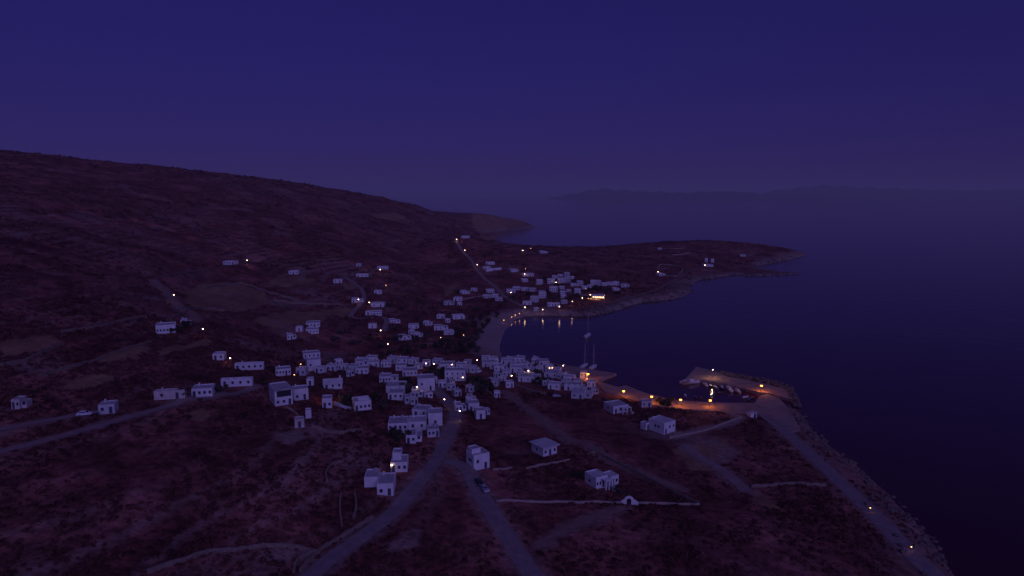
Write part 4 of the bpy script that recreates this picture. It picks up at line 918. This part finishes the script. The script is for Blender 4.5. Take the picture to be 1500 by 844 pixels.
scatter(30000, 330, 800, .8, 1.8, 12, 2, .0, 'valley_scrub', 'dark bushes dotting the valley and far village slopes')
scatter(26000, 800, 1700, 1.4, 3.2, 10, 3, .0, 'hill_scrub', 'dark scrub speckling the distant hillsides')

# ---------------------------------------------------------------- far islands and the air
def island(name, px0, px1, D, prof, label):
    vs, fs = [], []; N = 60; Wd = 2500
    for i in range(N+1):
        s = i/N; x = (px0+(px1-px0)*s-750)/1000*D; hh = max(.95*np.interp(s, [p_[0] for p_ in prof], [p_[1] for p_ in prof])*(1+.12*math.sin(i*1.7)+.08*math.sin(i*3.1)), 0)
        for k in range(7): a = k/6; vs.append((x, D+(a-.5)*Wd*(.3+.7*math.sin(math.pi*min(max(s, .02), .98))), -5+(hh+5)*math.sin(math.pi*a)**.8))
    for i in range(N):
        for k in range(6): a = i*7+k; fs.append((a, a+7, a+8, a+1))
    tag(add(name, mesh(name, vs, fs, 'boulder', True)), label, kind='structure')
island('distant_island', 800, 1230, 17000, [(0, 0), (.08, 120), (.18, 260), (.3, 200), (.45, 150), (.6, 190), (.75, 120), (.9, 60), (1, 0)], 'faint low island on the hazy horizon')
island('distant_island', 1090, 1640, 19000, [(0, 0), (.06, 200), (.2, 380), (.3, 310), (.45, 240), (.6, 200), (.75, 260), (.9, 150), (1, 0)], 'faint longer island on the hazy horizon')
m = bpy.data.materials.new('haze'); m.use_nodes = True; t = m.node_tree; t.nodes.clear(); o_ = t.nodes.new('ShaderNodeOutputMaterial'); pv = t.nodes.new('ShaderNodeVolumePrincipled')
pv.inputs['Color'].default_value = (.82, .82, .9, 1); pv.inputs['Density'].default_value = 7.5e-5; t.links.new(pv.outputs[0], o_.inputs['Volume'])
b = MB().box(-42500, 42500, -3500, 42500, -8, 470); tag(add('haze', b.mesh('haze', m)), 'thin blue evening haze over the sea', None, None, 'stuff')

# ---------------------------------------------------------------- look-alikes: say which one by what stands nearest
scene.view_layers[0].update()
def pos(o): return np.array(o.location[:2])
tops = [o for o in col.objects if o.parent is None and 'label' in o and 'category' in o]
def find(txt): return pos([o for o in tops if txt in o['label']][0])
LM = [('the glowing tavern', find('glowing terrace')), ('the long lit house', find('long white house with a lit lamp')), ('the walled plot', find('bright white wall of the plot')), ('the guesthouse', find('guesthouse with three')),
      ('the ferry pier', at_z(860, 550, 0)[:2]), ('the tall town house', find('tall blank white two storey')), ('the villa', find('large white villa')), ('the lone valley lamp', find('alone in the dark valley')), ('the beach lamp', find('where the beach meets')),
      ('the hamlet bend', find('bright white house with a lamp')), ('the pitched roof house', find('pitched roof between')), ('the main road bend', find('lamp at the bend of the main road')), ('the far beach lamp', find('meets the far beach')), ('the lit yard', find('striped roof terrace'))]
ORD = ['', 'second ', 'third ', 'fourth ', 'fifth ', 'sixth ', 'seventh ', 'eighth ', 'ninth ', 'tenth ', 'eleventh ', 'twelfth ', 'thirteenth ', 'fourteenth ', 'fifteenth ', 'sixteenth ']
sets = {}
for o in tops: sets.setdefault(o['label'], []).append(o)
for lb, os_ in sets.items():
    if len(os_) < 2: continue
    by = {}
    for o in os_:
        k = min(range(len(LM)), key=lambda q: np.linalg.norm(pos(o)-LM[q][1])); by.setdefault(k, []).append(o)
    base = lb.replace(' across the bay', '').replace(' of the town', '').replace(' between the two villages', '').replace(' of the clump between the guesthouse and the beach houses', ' of the clump').replace(' below the big cube house', '').replace(' at the hill side', '').replace(' of the string along the far beach', ' on the far beach')
    for k, ls in by.items():
        ls.sort(key=lambda o: np.linalg.norm(pos(o)-LM[k][1]))
        for i, o in enumerate(ls):
            nl = f"{base}, {ORD[i]}nearest to {LM[k][0]}" if i < len(ORD) else base
            if len(nl.split()) > 16: nl = nl.replace(' with dark windows', '').replace(' in the town centre', '').replace(' with rows of windows', '').replace('nearest to', 'nearest')
            if len(nl.split()) > 16: nl = nl.replace(' with a low annex', '').replace(' with notched parapet', '')
            o['label'] = nl
